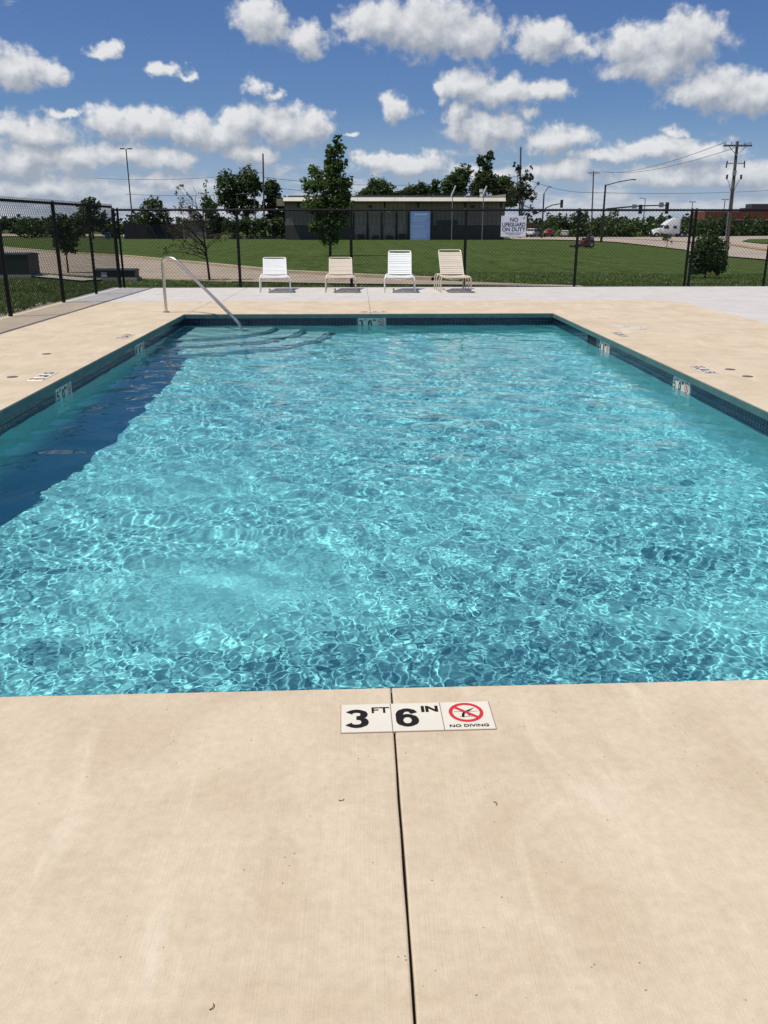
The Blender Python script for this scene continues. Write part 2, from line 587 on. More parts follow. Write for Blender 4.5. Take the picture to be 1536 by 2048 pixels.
def ribbon(name, left, right, m, lift, nsub=6, parent=None):
    """sheet between two world polylines, draped on the land"""
    def dens(pl):
        out = []
        for a, b in zip(pl, pl[1:]):
            for i in range(nsub):
                out.append((a[0] + (b[0] - a[0]) * i / nsub, a[1] + (b[1] - a[1]) * i / nsub))
        return out + [pl[-1]]
    L, Rr = dens(left), dens(right)
    V, F = [], []
    k = 6
    for (a, b) in zip(L, Rr):
        for j in range(k + 1):
            x, y = a[0] + (b[0] - a[0]) * j / k, a[1] + (b[1] - a[1]) * j / k
            V.append((x, y, tz(x, y) + lift + 0.0005 * max(0, y - 20)))
    for i in range(len(L) - 1):
        for j in range(k):
            a = i * (k + 1) + j
            F.append((a, a + 1, a + k + 2, a + k + 1))
    me = np_mesh(name, np.array(V), np.array(F), m, True)
    return link(name, me, parent)


PATH_MAT = mat('sandy_concrete', (0.30, 0.235, 0.165), 0.9, c2=(0.37, 0.30, 0.22), scale=0.8, bump=0.2)
ROAD_MAT = mat('pale_road_concrete', (0.36, 0.29, 0.225), 0.9, c2=(0.42, 0.35, 0.28), scale=0.15)
KERB_MAT = mat('kerb_concrete', (0.42, 0.35, 0.22), 0.9, var=0.2, scale=1.5)
up_edge = [(-70, 150), (-42, 95), (-27.6, 70.6), (-17.65, 54.1), (-12.23, 47.0), (-6.5, 36.6), (-2.58, 29.3), (0.06, 26.4), (2.15, 24.5), (3.8, 23.2), (5.6, 22.0)]
lo_edge = [(-74, 140), (-48, 85), (-33.0, 58.0), (-22.0, 42.0), (-15.5, 34.5), (-9.6, 28.6), (-6.49, 26.1), (-3.4, 24.2), (-0.6, 23.2), (2.4, 22.4), (5.6, 21.6)]
p = ribbon('driveway', up_edge, lo_edge, PATH_MAT, 0.03)
tag(p, 'sandy concrete driveway curving past the pool behind the back fence', kind='structure')


def kerb(name, pl, w, h, m, label):
    b = MB()
    pts = []
    for a, c in zip(pl, pl[1:]):
        for i in range(5):
            pts.append(Vector((a[0] + (c[0] - a[0]) * i / 5, a[1] + (c[1] - a[1]) * i / 5)))
    pts.append(Vector(pl[-1]))
    V, F = [], []
    for i, q in enumerate(pts):
        t = (pts[min(i + 1, len(pts) - 1)] - pts[max(i - 1, 0)]).normalized()
        n = Vector((-t.y, t.x)) * w / 2
        z = tz(q.x, q.y)
        V += [(q.x - n.x, q.y - n.y, z - .05), (q.x - n.x, q.y - n.y, z + h), (q.x + n.x, q.y + n.y, z + h), (q.x + n.x, q.y + n.y, z - .05)]
    for i in range(len(pts) - 1):
        for j in range(3):
            F.append((i * 4 + j, i * 4 + j + 1, i * 4 + j + 5, i * 4 + j + 4))
    b.add(V, F)
    return tag(b.build(name, m), label, kind='structure')


kerb('kerb', up_edge[:9], 0.35, 0.12, KERB_MAT, 'raised tan kerb along the far edge of the driveway')
kerb('kerb', lo_edge[:8], 0.2, 0.03, KERB_MAT, 'low tan kerb along the near edge of the driveway')
sw = ribbon('sidewalk', [(-24, 41.5), (-17.0, 34.8), (-11.4, 29.6), (-7.2, 25.0)], [(-24.3, 40.6), (-17.3, 34.0), (-11.7, 28.9), (-7.6, 24.4)], mat('sidewalk_concrete', (0.45, 0.42, 0.36), 0.9, var=0.15, scale=2), 0.05)
tag(sw, 'narrow pale sidewalk strip in the grass before the dark green cabinets', kind='structure')
rd = ribbon('road', [(22.0, 127.0), (35.2, 122.0), (35.6, 96.0), (28.6, 67.2), (23.0, 49.0), (20.5, 41.0), (19.5, 30), (19.5, 5)], [(30.0, 178.0), (49.0, 182.0), (72.0, 196.0), (102.0, 212.0), (150, 200), (160, 120), (160, 60), (160, 5)], ROAD_MAT, 0.06, 10)
tag(rd, 'wide pale concrete road running past the lawn to the junction', kind='structure')
md = ribbon('road_marking', [(40.5, 168.0), (48.0, 150.0), (51.5, 126.0), (41.5, 87.0), (32.0, 55), (30, 30)], [(41.9, 168.5), (49.6, 150.0), (53.2, 126.0), (43.2, 87.0), (33.4, 55), (31.4, 30)], mat('faded_yellow_band', (0.42, 0.26, 0.12), 0.9, var=0.3, scale=0.4), 0.11, 8)
tag(md, 'tan yellow painted band along the middle of the road', kind='structure')
isl = ribbon('verge', [(57.0, 124.0), (61, 140), (70, 158.0), (85.0, 168.0)], [(59.0, 122.0), (75, 118), (95, 125.0), (110.0, 140.0)], LAWN, 0.16, 6)
tag(isl, 'curved grass island beside the road junction', kind='structure')
fr = ribbon('driveway', [(-120, 262), (-69, 256), (-40, 235)], [(-118, 215), (-58, 200), (-30, 190)], ROAD_MAT, 0.12, 6)
tag(fr, 'far pale strip of pavement beyond the left lawn', kind='structure')

# ------------------------------------------------------------------ pool
PX0, PX1, PY0, PY1 = -2.86, 3.245, 2.40, 14.37
WATER_Z = -0.19
NEAR = lambda x: PY0 + 0.0139 * (x - 0.094)         # the near edge is a touch out of square


def slab(poly, m, parent, z0=-0.070, z1=0.0, bev=0.005, name='slab'):
    n = len(poly)
    me = bpy.data.meshes.new(name)
    bm = bmesh.new()
    lo = [bm.verts.new((x, y, z0)) for x, y in poly]
    hi = [bm.verts.new((x, y, z1)) for x, y in poly]
    bm.faces.new(lo[::-1])
    bm.faces.new(hi)
    for i in range(n):
        bm.faces.new((lo[i], lo[(i + 1) % n], hi[(i + 1) % n], hi[i]))
    bm.normal_update()
    es = [e for e in bm.edges if all(abs(v.co.z - z1) < 1e-6 for v in e.verts)]
    bmesh.ops.bevel(bm, geom=es, offset=bev, segments=2, profile=0.5, affect='EDGES', clamp_overlap=True)
    bmesh.ops.triangulate(bm, faces=[f for f in bm.faces if len(f.verts) > 4])
    bm.to_mesh(me)
    bm.free()
    me.materials.append(m)
    return link(name, me, parent)


def jag(a, b, n, amp):
    """joint edge with small irregularities"""
    out = []
    for i in range(n + 1):
        t = i / n
        dx = random.uniform(-amp, amp)
        out.append((a[0] + (b[0] - a[0]) * t + dx, a[1] + (b[1] - a[1]) * t))
    return out


def deck():
    b = MB()
    b.box(((DX0 + PX0) / 2 - 0.02, 7.3, -0.17), (PX0 - DX0 - 0.04, 26.5, 0.10))
    b.box(((DX1 + PX1) / 2 + 0.02, 7.3, -0.17), (DX1 - PX1 - 0.04, 26.5, 0.10))
    b.box(((PX0 + PX1) / 2, (DY0 + PY0) / 2 - 0.02, -0.17), (PX1 - PX0 + 0.07, PY0 - DY0 - 0.08, 0.10))
    b.box(((PX0 + PX1) / 2, (DY1 + PY1) / 2 + 0.02, -0.17), (PX1 - PX0 + 0.07, DY1 - PY1 - 0.06, 0.10))
    d = b.build('pool_deck', BASE)
    tag(d, 'tan and pale grey concrete pool deck laid in large slabs', kind='structure')
    g = 0.0027
    jx = 0.094
    MB().box((jx, -1.757, -0.0425), (0.05, 8.30, 0.055)).build('joint_filler', mat('dark_joint', (.012, .010, .008), .95), d)
    left_edge = jag((jx - g, -5.9), (jx - g, NEAR(jx)), 60, 0.0011)
    slab([(PX0, -5.9)] + left_edge + [(PX0, NEAR(PX0))], TAN, d)
    right_edge = jag((jx + g, NEAR(jx)), (jx + g, -5.9), 60, 0.0011)
    slab([(PX1, -5.9), (PX1, NEAR(PX1))] + right_edge, TAN, d)
    s = 0.002
    lx, rx, gy, ry = DX0 + 0.02, 6.12, 16.82, 16.75
    slab([(lx, -5.9), (PX0 - s, -5.9), (PX0 - s, NEAR(PX0)), (PX0, PY0 + 0.1), (PX0, PY1 - s), (lx, PY1 - s)], TAN, d)
    slab([(PX1 + s, -5.9), (rx - s, -5.9), (rx - s, 10.195), (PX1, 10.195), (PX1, PY0 + 0.1), (PX1 + s, NEAR(PX1))], TAN, d)
    slab([(PX1, 10.2), (rx - s, 10.2), (rx - s, PY1 - s), (PX1, PY1 - s)], TAN, d)
    slab([(lx, PY1 + s), (-2.812 - s, PY1 + s), (-2.812 - s, gy), (lx, gy - 0.05)], TAN, d)
    slab([(-2.812 + s, PY1), (0.205 - g, PY1), (0.205 - g, gy), (-2.812 + s, gy)], TAN, d)
    slab([(0.205 + g, PY1), (PX1, PY1), (PX1, gy - 0.02), (0.205 + g, gy)], TAN, d)
    slab([(PX1 + s, PY1 + s), (rx - s, PY1 + s), (rx - s, 16.2), (rx - 0.25, ry - 0.03), (rx - 0.6, ry), (PX1 + s, ry)], TAN, d)
    # grey outer strip
    for x0, x1 in ((lx, -2.6), (-2.6, 0.205), (0.205, 3.3), (3.3, 6.6), (6.6, 11.0), (11.0, 15.95)):
        y0 = gy + 0.004
        if x0 >= 6.6: y0 = 16.2
        if x1 == 3.3: y0 = gy + 0.004
        poly = [(x0 + s, y0), (x1 - s, y0), (x1 - s, DY1 - 0.02), (x0 + s, DY1 - 0.02)]
        if x1 == 6.6:
            poly = [(x0 + s, ry + 0.005), (rx - 0.6, ry + 0.005), (rx - 0.247, ry - 0.026), (rx, 16.2), (x1 - s, 16.2), (x1 - s, DY1 - 0.02), (x0 + s, DY1 - 0.02)]
        slab(poly, GREY, d)
    for y0, y1 in ((-5.9, 2.4), (2.4, 7.0), (7.0, 11.6), (11.6, 16.2)):
        slab([(rx + s, y0 + s), (11.0 - s, y0 + s), (11.0 - s, y1 - s), (rx + s, y1 - s)], GREY, d)
        slab([(11.0 + s, y0 + s), (15.95, y0 + s), (15.95, y1 - s), (11.0 + s, y1 - s)], GREY, d)
    # teal vertical face of the edge, under the slab lip
    t0, t1 = -0.0715, -0.012
    f = MB()
    f.box((PX0 + 0.002, (PY0 + PY1) / 2, (t0 + t1) / 2), (0.008, PY1 - PY0 - 0.02, t1 - t0))
    f.box((PX1 - 0.002, (PY0 + PY1) / 2, (t0 + t1) / 2), (0.008, PY1 - PY0 - 0.02, t1 - t0))
    f.box(((PX0 + PX1) / 2, PY1 - 0.002, (t0 + t1) / 2), (PX1 - PX0 - 0.013, 0.008, t1 - t0))
    f.build('edge_band', TEAL, d)
    # small flush lids set in the concrete
    for (x, y) in ((3.783, 8.568), (3.78, 8.149), (-3.36, 8.33), (-3.56, 9.87)):
        MB().disc((x, y), 0.052, -0.02, 0.003, 20).build('drain_lid', mat('worn_lid', (0.14, 0.11, 0.08), 0.7), d)
    return d


DECK = deck()


def receiver(o):
    o.cycles.is_caustics_receiver = True
    return o


def floor_z(y):
    return np.interp(y, [2.3, 5.2, 8.0, 10.0, 12.4, 15], [-1.20, -1.24, -1.52, -1.52, -1.26, -1.24])


WX0, WX1, WY0, WY1 = PX0 - 0.02, PX1 + 0.02, PY0 - 0.06, PY1 + 0.02


def pool():
    ys = np.linspace(WY0, WY1, 40)
    b = MB()
    n = len(ys)
    V = []
    for y in ys:
        z = float(floor_z(y))
        V += [(WX0, y, -0.071), (WX0, y, z + 0.12), (WX0 + 0.05, y, z + 0.03), (WX0 + 0.14, y, z),
              (WX1 - 0.14, y, z), (WX1 - 0.05, y, z + 0.03), (WX1, y, z + 0.12), (WX1, y, -0.071)]
    F = []
    for i in range(n - 1):
        for j in range(7):
            F.append((i * 8 + j, i * 8 + j + 1, i * 8 + j + 9, i * 8 + j + 8))
    F.append(tuple(range(8)))
    F.append(tuple((n - 1) * 8 + j for j in range(8)))
    me = bpy.data.meshes.new('pool')
    me.from_pydata(V, [], F)
    me.materials.append(PLASTER)
    o = receiver(link('pool', me))
    tag(o, 'rectangular swimming pool basin with pale aqua plaster and a navy tile band', kind='structure')
    # quarter round steps in the back left corner
    c = (WX0 + 0.001, WY1 - 0.001)
    for i, (r, z) in enumerate(((1.5, -0.46), (1.95, -0.72), (2.4, -0.98))):
        pts = [(c[0], c[1])] + [(c[0] + r * math.cos(a), c[1] - r * math.sin(a)) for a in np.linspace(0, math.pi / 2, 25)]
        st = receiver(MB().prism(pts, 'z', -1.5, z).build('step', STEP, o, bevel=0.012))
        inner = [(c[0] + (r - 0.035) * math.cos(a), c[1] - (r - 0.035) * math.sin(a)) for a in np.linspace(0.01, math.pi / 2 - 0.01, 40)]
        outer = [(c[0] + (r - 0.013) * math.cos(a), c[1] - (r - 0.013) * math.sin(a)) for a in np.linspace(0.01, math.pi / 2 - 0.01, 40)]
        V = [(x, y, z + h) for h in (0.003,) for x, y in inner + outer]
        k = 40
        nb = MB().add(V, [(i2, k + i2, k + i2 + 1, i2 + 1) for i2 in range(k - 1)])
        receiver(nb.build('nosing', NAVY, st))
    # waterline tiles: three rows round the basin
    pitch, gap, rows = 0.0545, 0.0045, 3
    z_top = -0.0735
    tilem = MB().box((0, 0, 0), (pitch - gap, 0.008, pitch - gap), top=1.0).mesh('tile', NAVY, bevel=0.002, segs=1)
    tilem.materials.clear()
    tilem.materials.append(NAVY)
    mk = [('L', 8.30), ('L', 11.35), ('R', 8.46), ('R', 11.28), ('B', 0.224)]
    sk_y = 11.93
    spots = []
    for side in 'LRB':
        if side == 'B':
            n = int((WX1 - WX0) / pitch)
            cs = [WX0 + (i + .5) * (WX1 - WX0) / n for i in range(n)]
        else:
            n = int((WY1 - PY0) / pitch)
            cs = [PY0 + (i + .5) * (WY1 - PY0) / n for i in range(n)]
        for q in cs:
            if any(s == side and abs(q - m) < 0.25 for s, m in mk): continue
            if side == 'R' and abs(q - sk_y) < 0.225: continue
            for r in range(rows):
                z = z_top - pitch * (r + .5)
                if side == 'L': spots.append(((WX0 + 0.003, q, z), math.pi / 2, q if q > 6.4 else 50, r))
                elif side == 'R': spots.append(((WX1 - 0.003, q, z), math.pi / 2, q if q > 6.0 else 50, r))
                else: spots.append(((q, WY1 - 0.003, z), 0.0, 14.4, r))
    spots.sort(key=lambda s: s[2] + (8 if s[3] == 2 else 0))
    for (loc, rz, _, _) in spots[:300]:
        t = receiver(link('tile', tilem, o))
        t.location = loc
        t.rotation_euler = (random.uniform(-.012, .012), 0, rz + random.uniform(-.012, .012))
    rest = MB()
    for (loc, rz, _, _) in spots[300:]:
        rest.box(loc, (pitch - gap, 0.008, pitch - gap), rz)
    rb = receiver(rest.build('tile_band', NAVY, o))
    rb['kind'] = 'stuff'
    gz0, gz1 = z_top - pitch * rows - 0.004, z_top + 0.002
    gr = MB()
    gr.box((WX0 - 0.001, (WY0 + WY1) / 2, (gz0 + gz1) / 2), (0.006, WY1 - WY0 - 0.01, gz1 - gz0))
    for y0, y1 in ((WY0, sk_y - 0.2), (sk_y + 0.2, WY1)):
        gr.box((WX1 + 0.001, (y0 + y1) / 2, (gz0 + gz1) / 2), (0.006, y1 - y0 - 0.01, gz1 - gz0))
    gr.box(((WX0 + WX1) / 2, WY1 + 0.001, (gz0 + gz1) / 2), (WX1 - WX0 - 0.012, 0.006, gz1 - gz0))
    receiver(gr.build('grout_bed', GROUT, o))
    sk = MB()
    sk.box((WX1 + 0.000, sk_y, (gz0 + gz1) / 2), (0.004, 0.40, gz1 - gz0))
    s = sk.build('skimmer_mouth', mat('dark_opening', (0.004, 0.005, 0.006), 0.7), o)
    fr = MB()
    for dy in (-0.205, 0.205):
        fr.box((WX1 - 0.006, sk_y + dy, (gz0 + gz1) / 2), (0.014, 0.014, gz1 - gz0))
    fr.build('frame', NAVY, s)
    return o


POOL = pool()


def water():
    rng = np.random.default_rng(5)
    nx = 800
    xs = np.linspace(WX0 + 0.008, WX1 - 0.008, nx)
    ys = [PY0 - 0.05]
    while ys[-1] < WY1 - 0.008:
        ys.append(ys[-1] + 0.0072 + 0.020 * min(1.0, max(0.0, ys[-1] - 3.0) / 9.0))
    ys = np.array(ys)
    ys = (ys - ys[0]) / (ys[-1] - ys[0]) * (WY1 - 0.008 - ys[0]) + ys[0]
    gx, gy = np.meshgrid(xs, ys)

    def waves(n, l0, l1, slope, main, spread):
        H = np.zeros_like(gx)
        for _ in range(n):
            L = math.exp(rng.uniform(math.log(l0), math.log(l1)))
            th = rng.normal(main, spread)
            k = 2 * math.pi / L
            a = slope / k * rng.uniform(0.5, 1.4) * math.sqrt(2.0 / n)
            ph = rng.uniform(0, 6.28)
            # bend the crests a little so that they do not run straight for ever
            wx = 0.10 * np.sin(gx * 1.3 + gy * 0.7 + ph) + 0.06 * np.sin(gy * 2.1 - gx * 0.9 + 2 * ph)
            H += a * np.sin(k * ((gx + wx) * math.cos(th) + (gy + 0.7 * wx) * math.sin(th)) + ph)
        return H

    def soft(n, l0, l1):
        M = np.zeros_like(gx)
        for _ in range(n):
            L = rng.uniform(l0, l1)
            th = rng.uniform(0, 6.28)
            M += np.sin(2 * math.pi / L * (gx * math.cos(th) + gy * math.sin(th)) + rng.uniform(0, 6.28))
        return M / math.sqrt(n / 2.0)
    m1 = 0.72 + 0.28 * smooth01(soft(9, 1.2, 3.2) * 0.5 + 0.5)
    calm = np.exp(-(((gx + 1.0) / .95) ** 2 + ((gy - 4.5) / .6) ** 2)) + 0.8 * np.exp(-(((gx - 1.8) / .8) ** 2 + ((gy - 4.05) / .28) ** 2)) + .7 * np.exp(-(((gx - 1.35) / .4) ** 2 + ((gy - 3.05) / .22) ** 2)) + .7 * np.exp(-(((gx + 1.6) / 1.0) ** 2 + ((gy - 6.2) / .7) ** 2))
    m1 = m1 * (1 - 0.8 * np.clip(calm, 0, 1))
    H = waves(46, 0.30, 1.1, 0.034, R(70), R(45))
    H += waves(70, 0.085, 0.26, W_MID, R(55), R(60)) * m1 * (1.0 - 0.25 * smooth01((gy - 4.5) / 4.0))
    H += waves(80, 0.034, 0.075, W_FINE, R(40), R(80)) * m1 * (1.0 - 0.50 * smooth01((gy - 3.3) / 3.2))
    V = np.stack([gx, gy, H + WATER_Z], -1).reshape(-1, 3)
    idx = np.arange(V.shape[0]).reshape(gx.shape)
    F = np.stack([idx[:-1, :-1], idx[:-1, 1:], idx[1:, 1:], idx[1:, :-1]], -1).reshape(-1, 4)
    m = bpy.data.materials.new('pool_water')
    m.use_nodes = True
    nt = m.node_tree
    nt.nodes.clear()
    N = Nodes(nt)
    rf = N.new('ShaderNodeBsdfRefraction')
    rf.inputs['Roughness'].default_value = 0.0
    rf.inputs['IOR'].default_value = 1.333
    rf.inputs['Color'].default_value = (*W_TINT, 1)
    gl = N.new('ShaderNodeBsdfGlossy')
    gl.inputs['Roughness'].default_value = 0.0
    fr = N.new('ShaderNodeFresnel')
    fr.inputs['IOR'].default_value = 1.333
    mx = N.new('ShaderNodeMixShader')
    nt.links.new(fr.outputs[0], mx.inputs[0])
    nt.links.new(rf.outputs[0], mx.inputs[1])
    nt.links.new(gl.outputs[0], mx.inputs[2])
    o = N.new('ShaderNodeOutputMaterial')
    nt.links.new(mx.outputs[0], o.inputs[0])
    w = link('pool_water', np_mesh('pool_water', V, F, m, True))
    w.cycles.is_caustics_caster = True
    tag(w, 'clear rippled turquoise water filling the pool', kind='structure')


W_MID, W_FINE, W_TINT = 0.030, 0.028, (0.77, 0.95, 0.965)
water()


# ------------------------------------------------------------------ trees and plants
def leaf_cloud(blobs, n, size, rng, clump=0.16, per=14, shell=0.35, droop=0.0):
    """small leaf faces gathered in clumps inside ellipsoids (x, y, z, rx, ry, rz)"""
    w = np.array([b[3] * b[4] * b[5] for b in blobs]) ** 0.75
    w /= w.sum()
    nc = max(1, n // per)
    bi = rng.choice(len(blobs), nc, p=w)
    B = np.array(blobs)[bi]
    d = rng.normal(size=(nc, 3))
    d /= np.linalg.norm(d, axis=1)[:, None]
    rad = rng.uniform(shell, 1.0, nc) ** 0.6 * rng.uniform(0.82, 1.10, nc)
    C = B[:, :3] + d * B[:, 3:] * rad[:, None]
    cr = clump * (B[:, 3] + B[:, 4] + B[:, 5]) / 3
    P = np.repeat(C, per, 0) + rng.normal(size=(nc * per, 3)) * np.repeat(cr, per)[:, None] * 0.6
    P[:, 2] -= droop * rng.uniform(0, 1, len(P))
    m = len(P)
    a = rng.normal(size=(m, 3))
    a[:, 2] *= 0.5
    a /= np.linalg.norm(a, axis=1)[:, None]
    b = np.cross(a, rng.normal(size=(m, 3)))
    b /= np.linalg.norm(b, axis=1)[:, None]
    s = size * rng.uniform(0.6, 1.35, m)[:, None]
    V = np.stack([P - a * s, P + b * s * 0.55, P + a * s, P - b * s * 0.55], 1).reshape(-1, 3)
    F = np.arange(m * 4).reshape(-1, 4)
    return V, F


LEAF_DARK = leaf_mat('dark_leaves', (0.036, 0.064, 0.017), (0.095, 0.138, 0.040), 0.32, 0.5)
LEAF_MID = leaf_mat('mid_green_leaves', (0.038, 0.075, 0.017), (0.095, 0.150, 0.036), 0.3, 0.7)
LEAF_YOUNG = leaf_mat('fresh_leaves', (0.060, 0.110, 0.024), (0.18, 0.26, 0.070), 0.48, 1.6)
LEAF_BROWN = leaf_mat('withered_leaves', (0.055, 0.050, 0.022), (0.115, 0.085, 0.045), 0.3, 3.0)
LEAF_GREY = leaf_mat('dull_grey_green_leaves', (0.035, 0.055, 0.025), (0.075, 0.095, 0.045), 0.3, 0.6)


def limb(b, p0, p1, r0, r1, rng, wob=0.08, n=5, sides=6):
    p0, p1 = Vector(p0), Vector(p1)
    L = (p1 - p0).length
    pts = []
    for i in range(n + 1):
        t = i / n
        w = wob * L * math.sin(math.pi * t)
        pts.append(p0.lerp(p1, t) + Vector((rng.uniform(-1, 1) * w, rng.uniform(-1, 1) * w, 0.12 * L * math.sin(math.pi * t) * 0.6)))
    b.tube(pts, r0, sides, True, r1)
    return pts


def tree(name, x, y, label, blobs, nleaf, leaf, lmat, seed, trunk_h, trunk_r, group=None, bark=None, twigs=3, z0=None, shell=0.35, clump=0.16, lean=0.0, cat='tree', per=14):
    """blobs are relative to the foot of the trunk"""
    rng = np.random.default_rng(seed)
    pr = random.Random(seed)
    z = tz(x, y) if z0 is None else z0
    root = tag(empty(name, (x, y, z)), label, cat, group)
    b = MB()
    top = Vector((lean, 0, trunk_h))
    b.tube([(0, 0, -0.15), (lean * .2, 0, trunk_h * .3), (lean * .6, 0.0, trunk_h * .7), top], trunk_r, 8, True, trunk_r * 0.55)
    for bl in blobs:
        c = Vector(bl[:3])
        s = Vector((lean * 0.6, 0, trunk_h * pr.uniform(0.55, 0.95)))
        pts = limb(b, s, c, trunk_r * 0.5, trunk_r * 0.15, pr)
        for _ in range(twigs):
            q = pts[pr.randint(2, len(pts) - 1)]
            d = Vector((pr.gauss(0, 1), pr.gauss(0, 1), pr.uniform(0.0, 1.2))).normalized()
            limb(b, q, q + Vector((d.x * bl[3], d.y * bl[4], d.z * bl[5])) * pr.uniform(0.6, 1.0), trunk_r * 0.16, trunk_r * 0.05, pr, n=3, sides=4)
    b.build('trunk', bark or BARK, root, True)
    if nleaf:
        V, F = leaf_cloud(blobs, nleaf, leaf, rng, clump=clump, shell=shell, per=per)
        V[:, 2] = np.maximum(V[:, 2], 0.02)
        link('crown', np_mesh('crown', V, F, lmat), root)
    return root


# young tree on the lawn before the building: irregular spire
bl = [(0.0, 0, 1.1, 0.75, 0.7, 0.65), (-.35, 0, 1.8, .85, .8, .75), (.45, 0.1, 2.0, .85, .8, .75), (-.75, 0, 2.7, .7, .7, .65), (.15, 0, 2.9, .95, .9, .8),
      (.85, 0, 2.9, .55, .6, .6), (-1.05, 0.1, 3.6, .48, .5, .55), (-.2, 0, 3.8, .85, .8, .7), (.7, 0, 3.75, .68, .6, .6), (-.75, 0, 4.3, .4, .4, .5), (.45, 0, 4.55, .62, .6, .6),
      (-.05, 0, 4.7, .35, .35, .5), (.25, 0, 5.3, .40, .4, .45), (.6, 0, 5.35, .36, .36, .55), (.45, 0, 6.0, .17, .17, .4), (.72, 0, 5.95, .14, .14, .35), (-.02, 0, 5.6, .14, .14, .3), (-.9, 0, 1.5, .3, .3, .4), (-1.35, 0, 3.95, .2, .2, .3)]
bl = [(a, b_, c, d * .86, e * .86, f * .86) for a, b_, c, d, e, f in bl]
_r = random.Random(6)
for _ in range(34):
    a = _r.choice(bl[:15])
    th, ph = _r.uniform(0, 6.28), _r.uniform(-.2, 1.2)
    bl.append((a[0] + math.cos(th) * math.cos(ph) * a[3] * 1.12, a[1] + math.sin(th) * math.cos(ph) * a[4] * 1.12, a[2] + math.sin(ph) * a[5] * 1.2, .13, .13, _r.uniform(.16, .34)))
tree('young_tree', -1.54, 49.3, 'tall young leafy tree with a pointed uneven crown on the lawn before the brown building', bl, 15000, 0.080, LEAF_YOUNG, 3, 5.2, 0.075, twigs=1, shell=0.12, clump=0.24, lean=0.35)

# vase shaped small tree behind the left fence
bl = [(0.02, 0, 1.55, .45, .4, .35), (-.3, 0, 1.35, .3, .3, .3), (.35, 0, 1.4, .35, .3, .35), (.1, 0, 1.1, .38, .32, .3), (-.12, 0, .95, .25, .25, .25), (.2, 0, .8, .2, .2, .2), (.5, 0, 1.65, .22, .2, .2), (-.32, 0, 1.68, .2, .2, .16)]
tree('young_tree', -9.49, 29.2, 'small vase shaped tree beside the driveway behind the left fence', bl, 7500, 0.042, LEAF_DARK, 5, 0.75, 0.035, twigs=2, shell=0.1, clump=0.2)

# half dead tree behind the handrail
rng_d = random.Random(4)
root = tag(empty('withered_tree', (-4.18, 24.95, tz(-4.18, 24.95))), 'half dead young tree with bare branches and a few brown leaves beyond the handrail', 'tree')
b = MB()
b.tube([(0, 0, -.1), (-.04, 0, .6), (-.10, 0, 1.3), (-.06, 0, 2.0)], 0.036, 8, True, 0.012)
tips = []
for i in range(30):
    h = rng_d.uniform(.55, 1.75)
    side = rng_d.choice((-1, -1, 1))
    reach = rng_d.uniform(.35, 1.05) * (1.0 if h < 1.2 else .62)
    e = Vector((-.05 + side * reach, rng_d.uniform(-.5, .5), h + rng_d.uniform(-.1, .6)))
    pts = limb(b, (-.04 - .03 * h, 0, h), e, .014, .004, rng_d, n=5, sides=5)
    tips.append(e)
    for _ in range(4):
        q = pts[rng_d.randint(2, 5)]
        e2 = q + Vector((rng_d.gauss(side * .15, .14), rng_d.gauss(0, .14), rng_d.uniform(-.1, .28)))
        limb(b, q, e2, .006, .002, rng_d, n=2, sides=4)
        tips.append(e2)
for e in ((-.60, 0, 2.52), (-.32, .1, 2.5), (.08, 0, 2.62), (-.42, 0, 2.3)):
    limb(b, (-.08, 0, 1.4), e, .012, .004, rng_d, n=5, sides=5)
    tips.append(Vector(e))
b.build('trunk', BARK, root, True)
bl = [(t.x, t.y, t.z, .09, .09, .07) for t in tips]
V, F = leaf_cloud(bl, 1500, .026, np.random.default_rng(8), clump=.5, per=6, shell=0.0)
link('crown', np_mesh('crown', V, F, LEAF_BROWN), root)
V, F = leaf_cloud([(-.02, 0, 2.15, .22, .2, .25), (.14, 0, 1.95, .22, .2, .2), (.0, 0, 2.5, .08, .08, .12), (-.6, 0, 2.5, .06, .06, .06), (.3, 0, 1.7, .12, .12, .12)], 620, .032, np.random.default_rng(9), clump=.3, per=8, shell=0.0)
link('foliage', np_mesh('foliage', V, F, LEAF_DARK), root)

# dense small tree at the right behind the back fence
bl = [(0, 0, .55, .5, .45, .4), (-.15, 0, .95, .38, .35, .3), (.2, 0, .85, .38, .35, .35), (.05, 0, 1.25, .22, .2, .25), (-.25, 0, .35, .3, .3, .25), (.35, 0, .4, .28, .28, .28), (.0, 0, 1.48, .1, .1, .16), (-.4, 0, .7, .16, .16, .16), (.45, 0, .65, .16, .16, .16)]
tree('young_tree', 10.48, 26.3, 'low dense bushy young tree behind the fence at the right by the road', bl, 11000, 0.036, LEAF_MID, 12, 0.9, 0.03, twigs=1, shell=0.2, clump=0.2)
bl = [(0, 0, 1.0, .5, .5, .45), (.3, 0, 1.3, .4, .4, .35), (-.3, 0, 1.2, .35, .3, .3)]
tree('sapling', 36.1, 103.0, 'thin little sapling at the edge of the road before the white truck', bl, 260, 0.10, LEAF_GREY, 13, 1.0, 0.05, twigs=3, clump=0.4, shell=0.0)

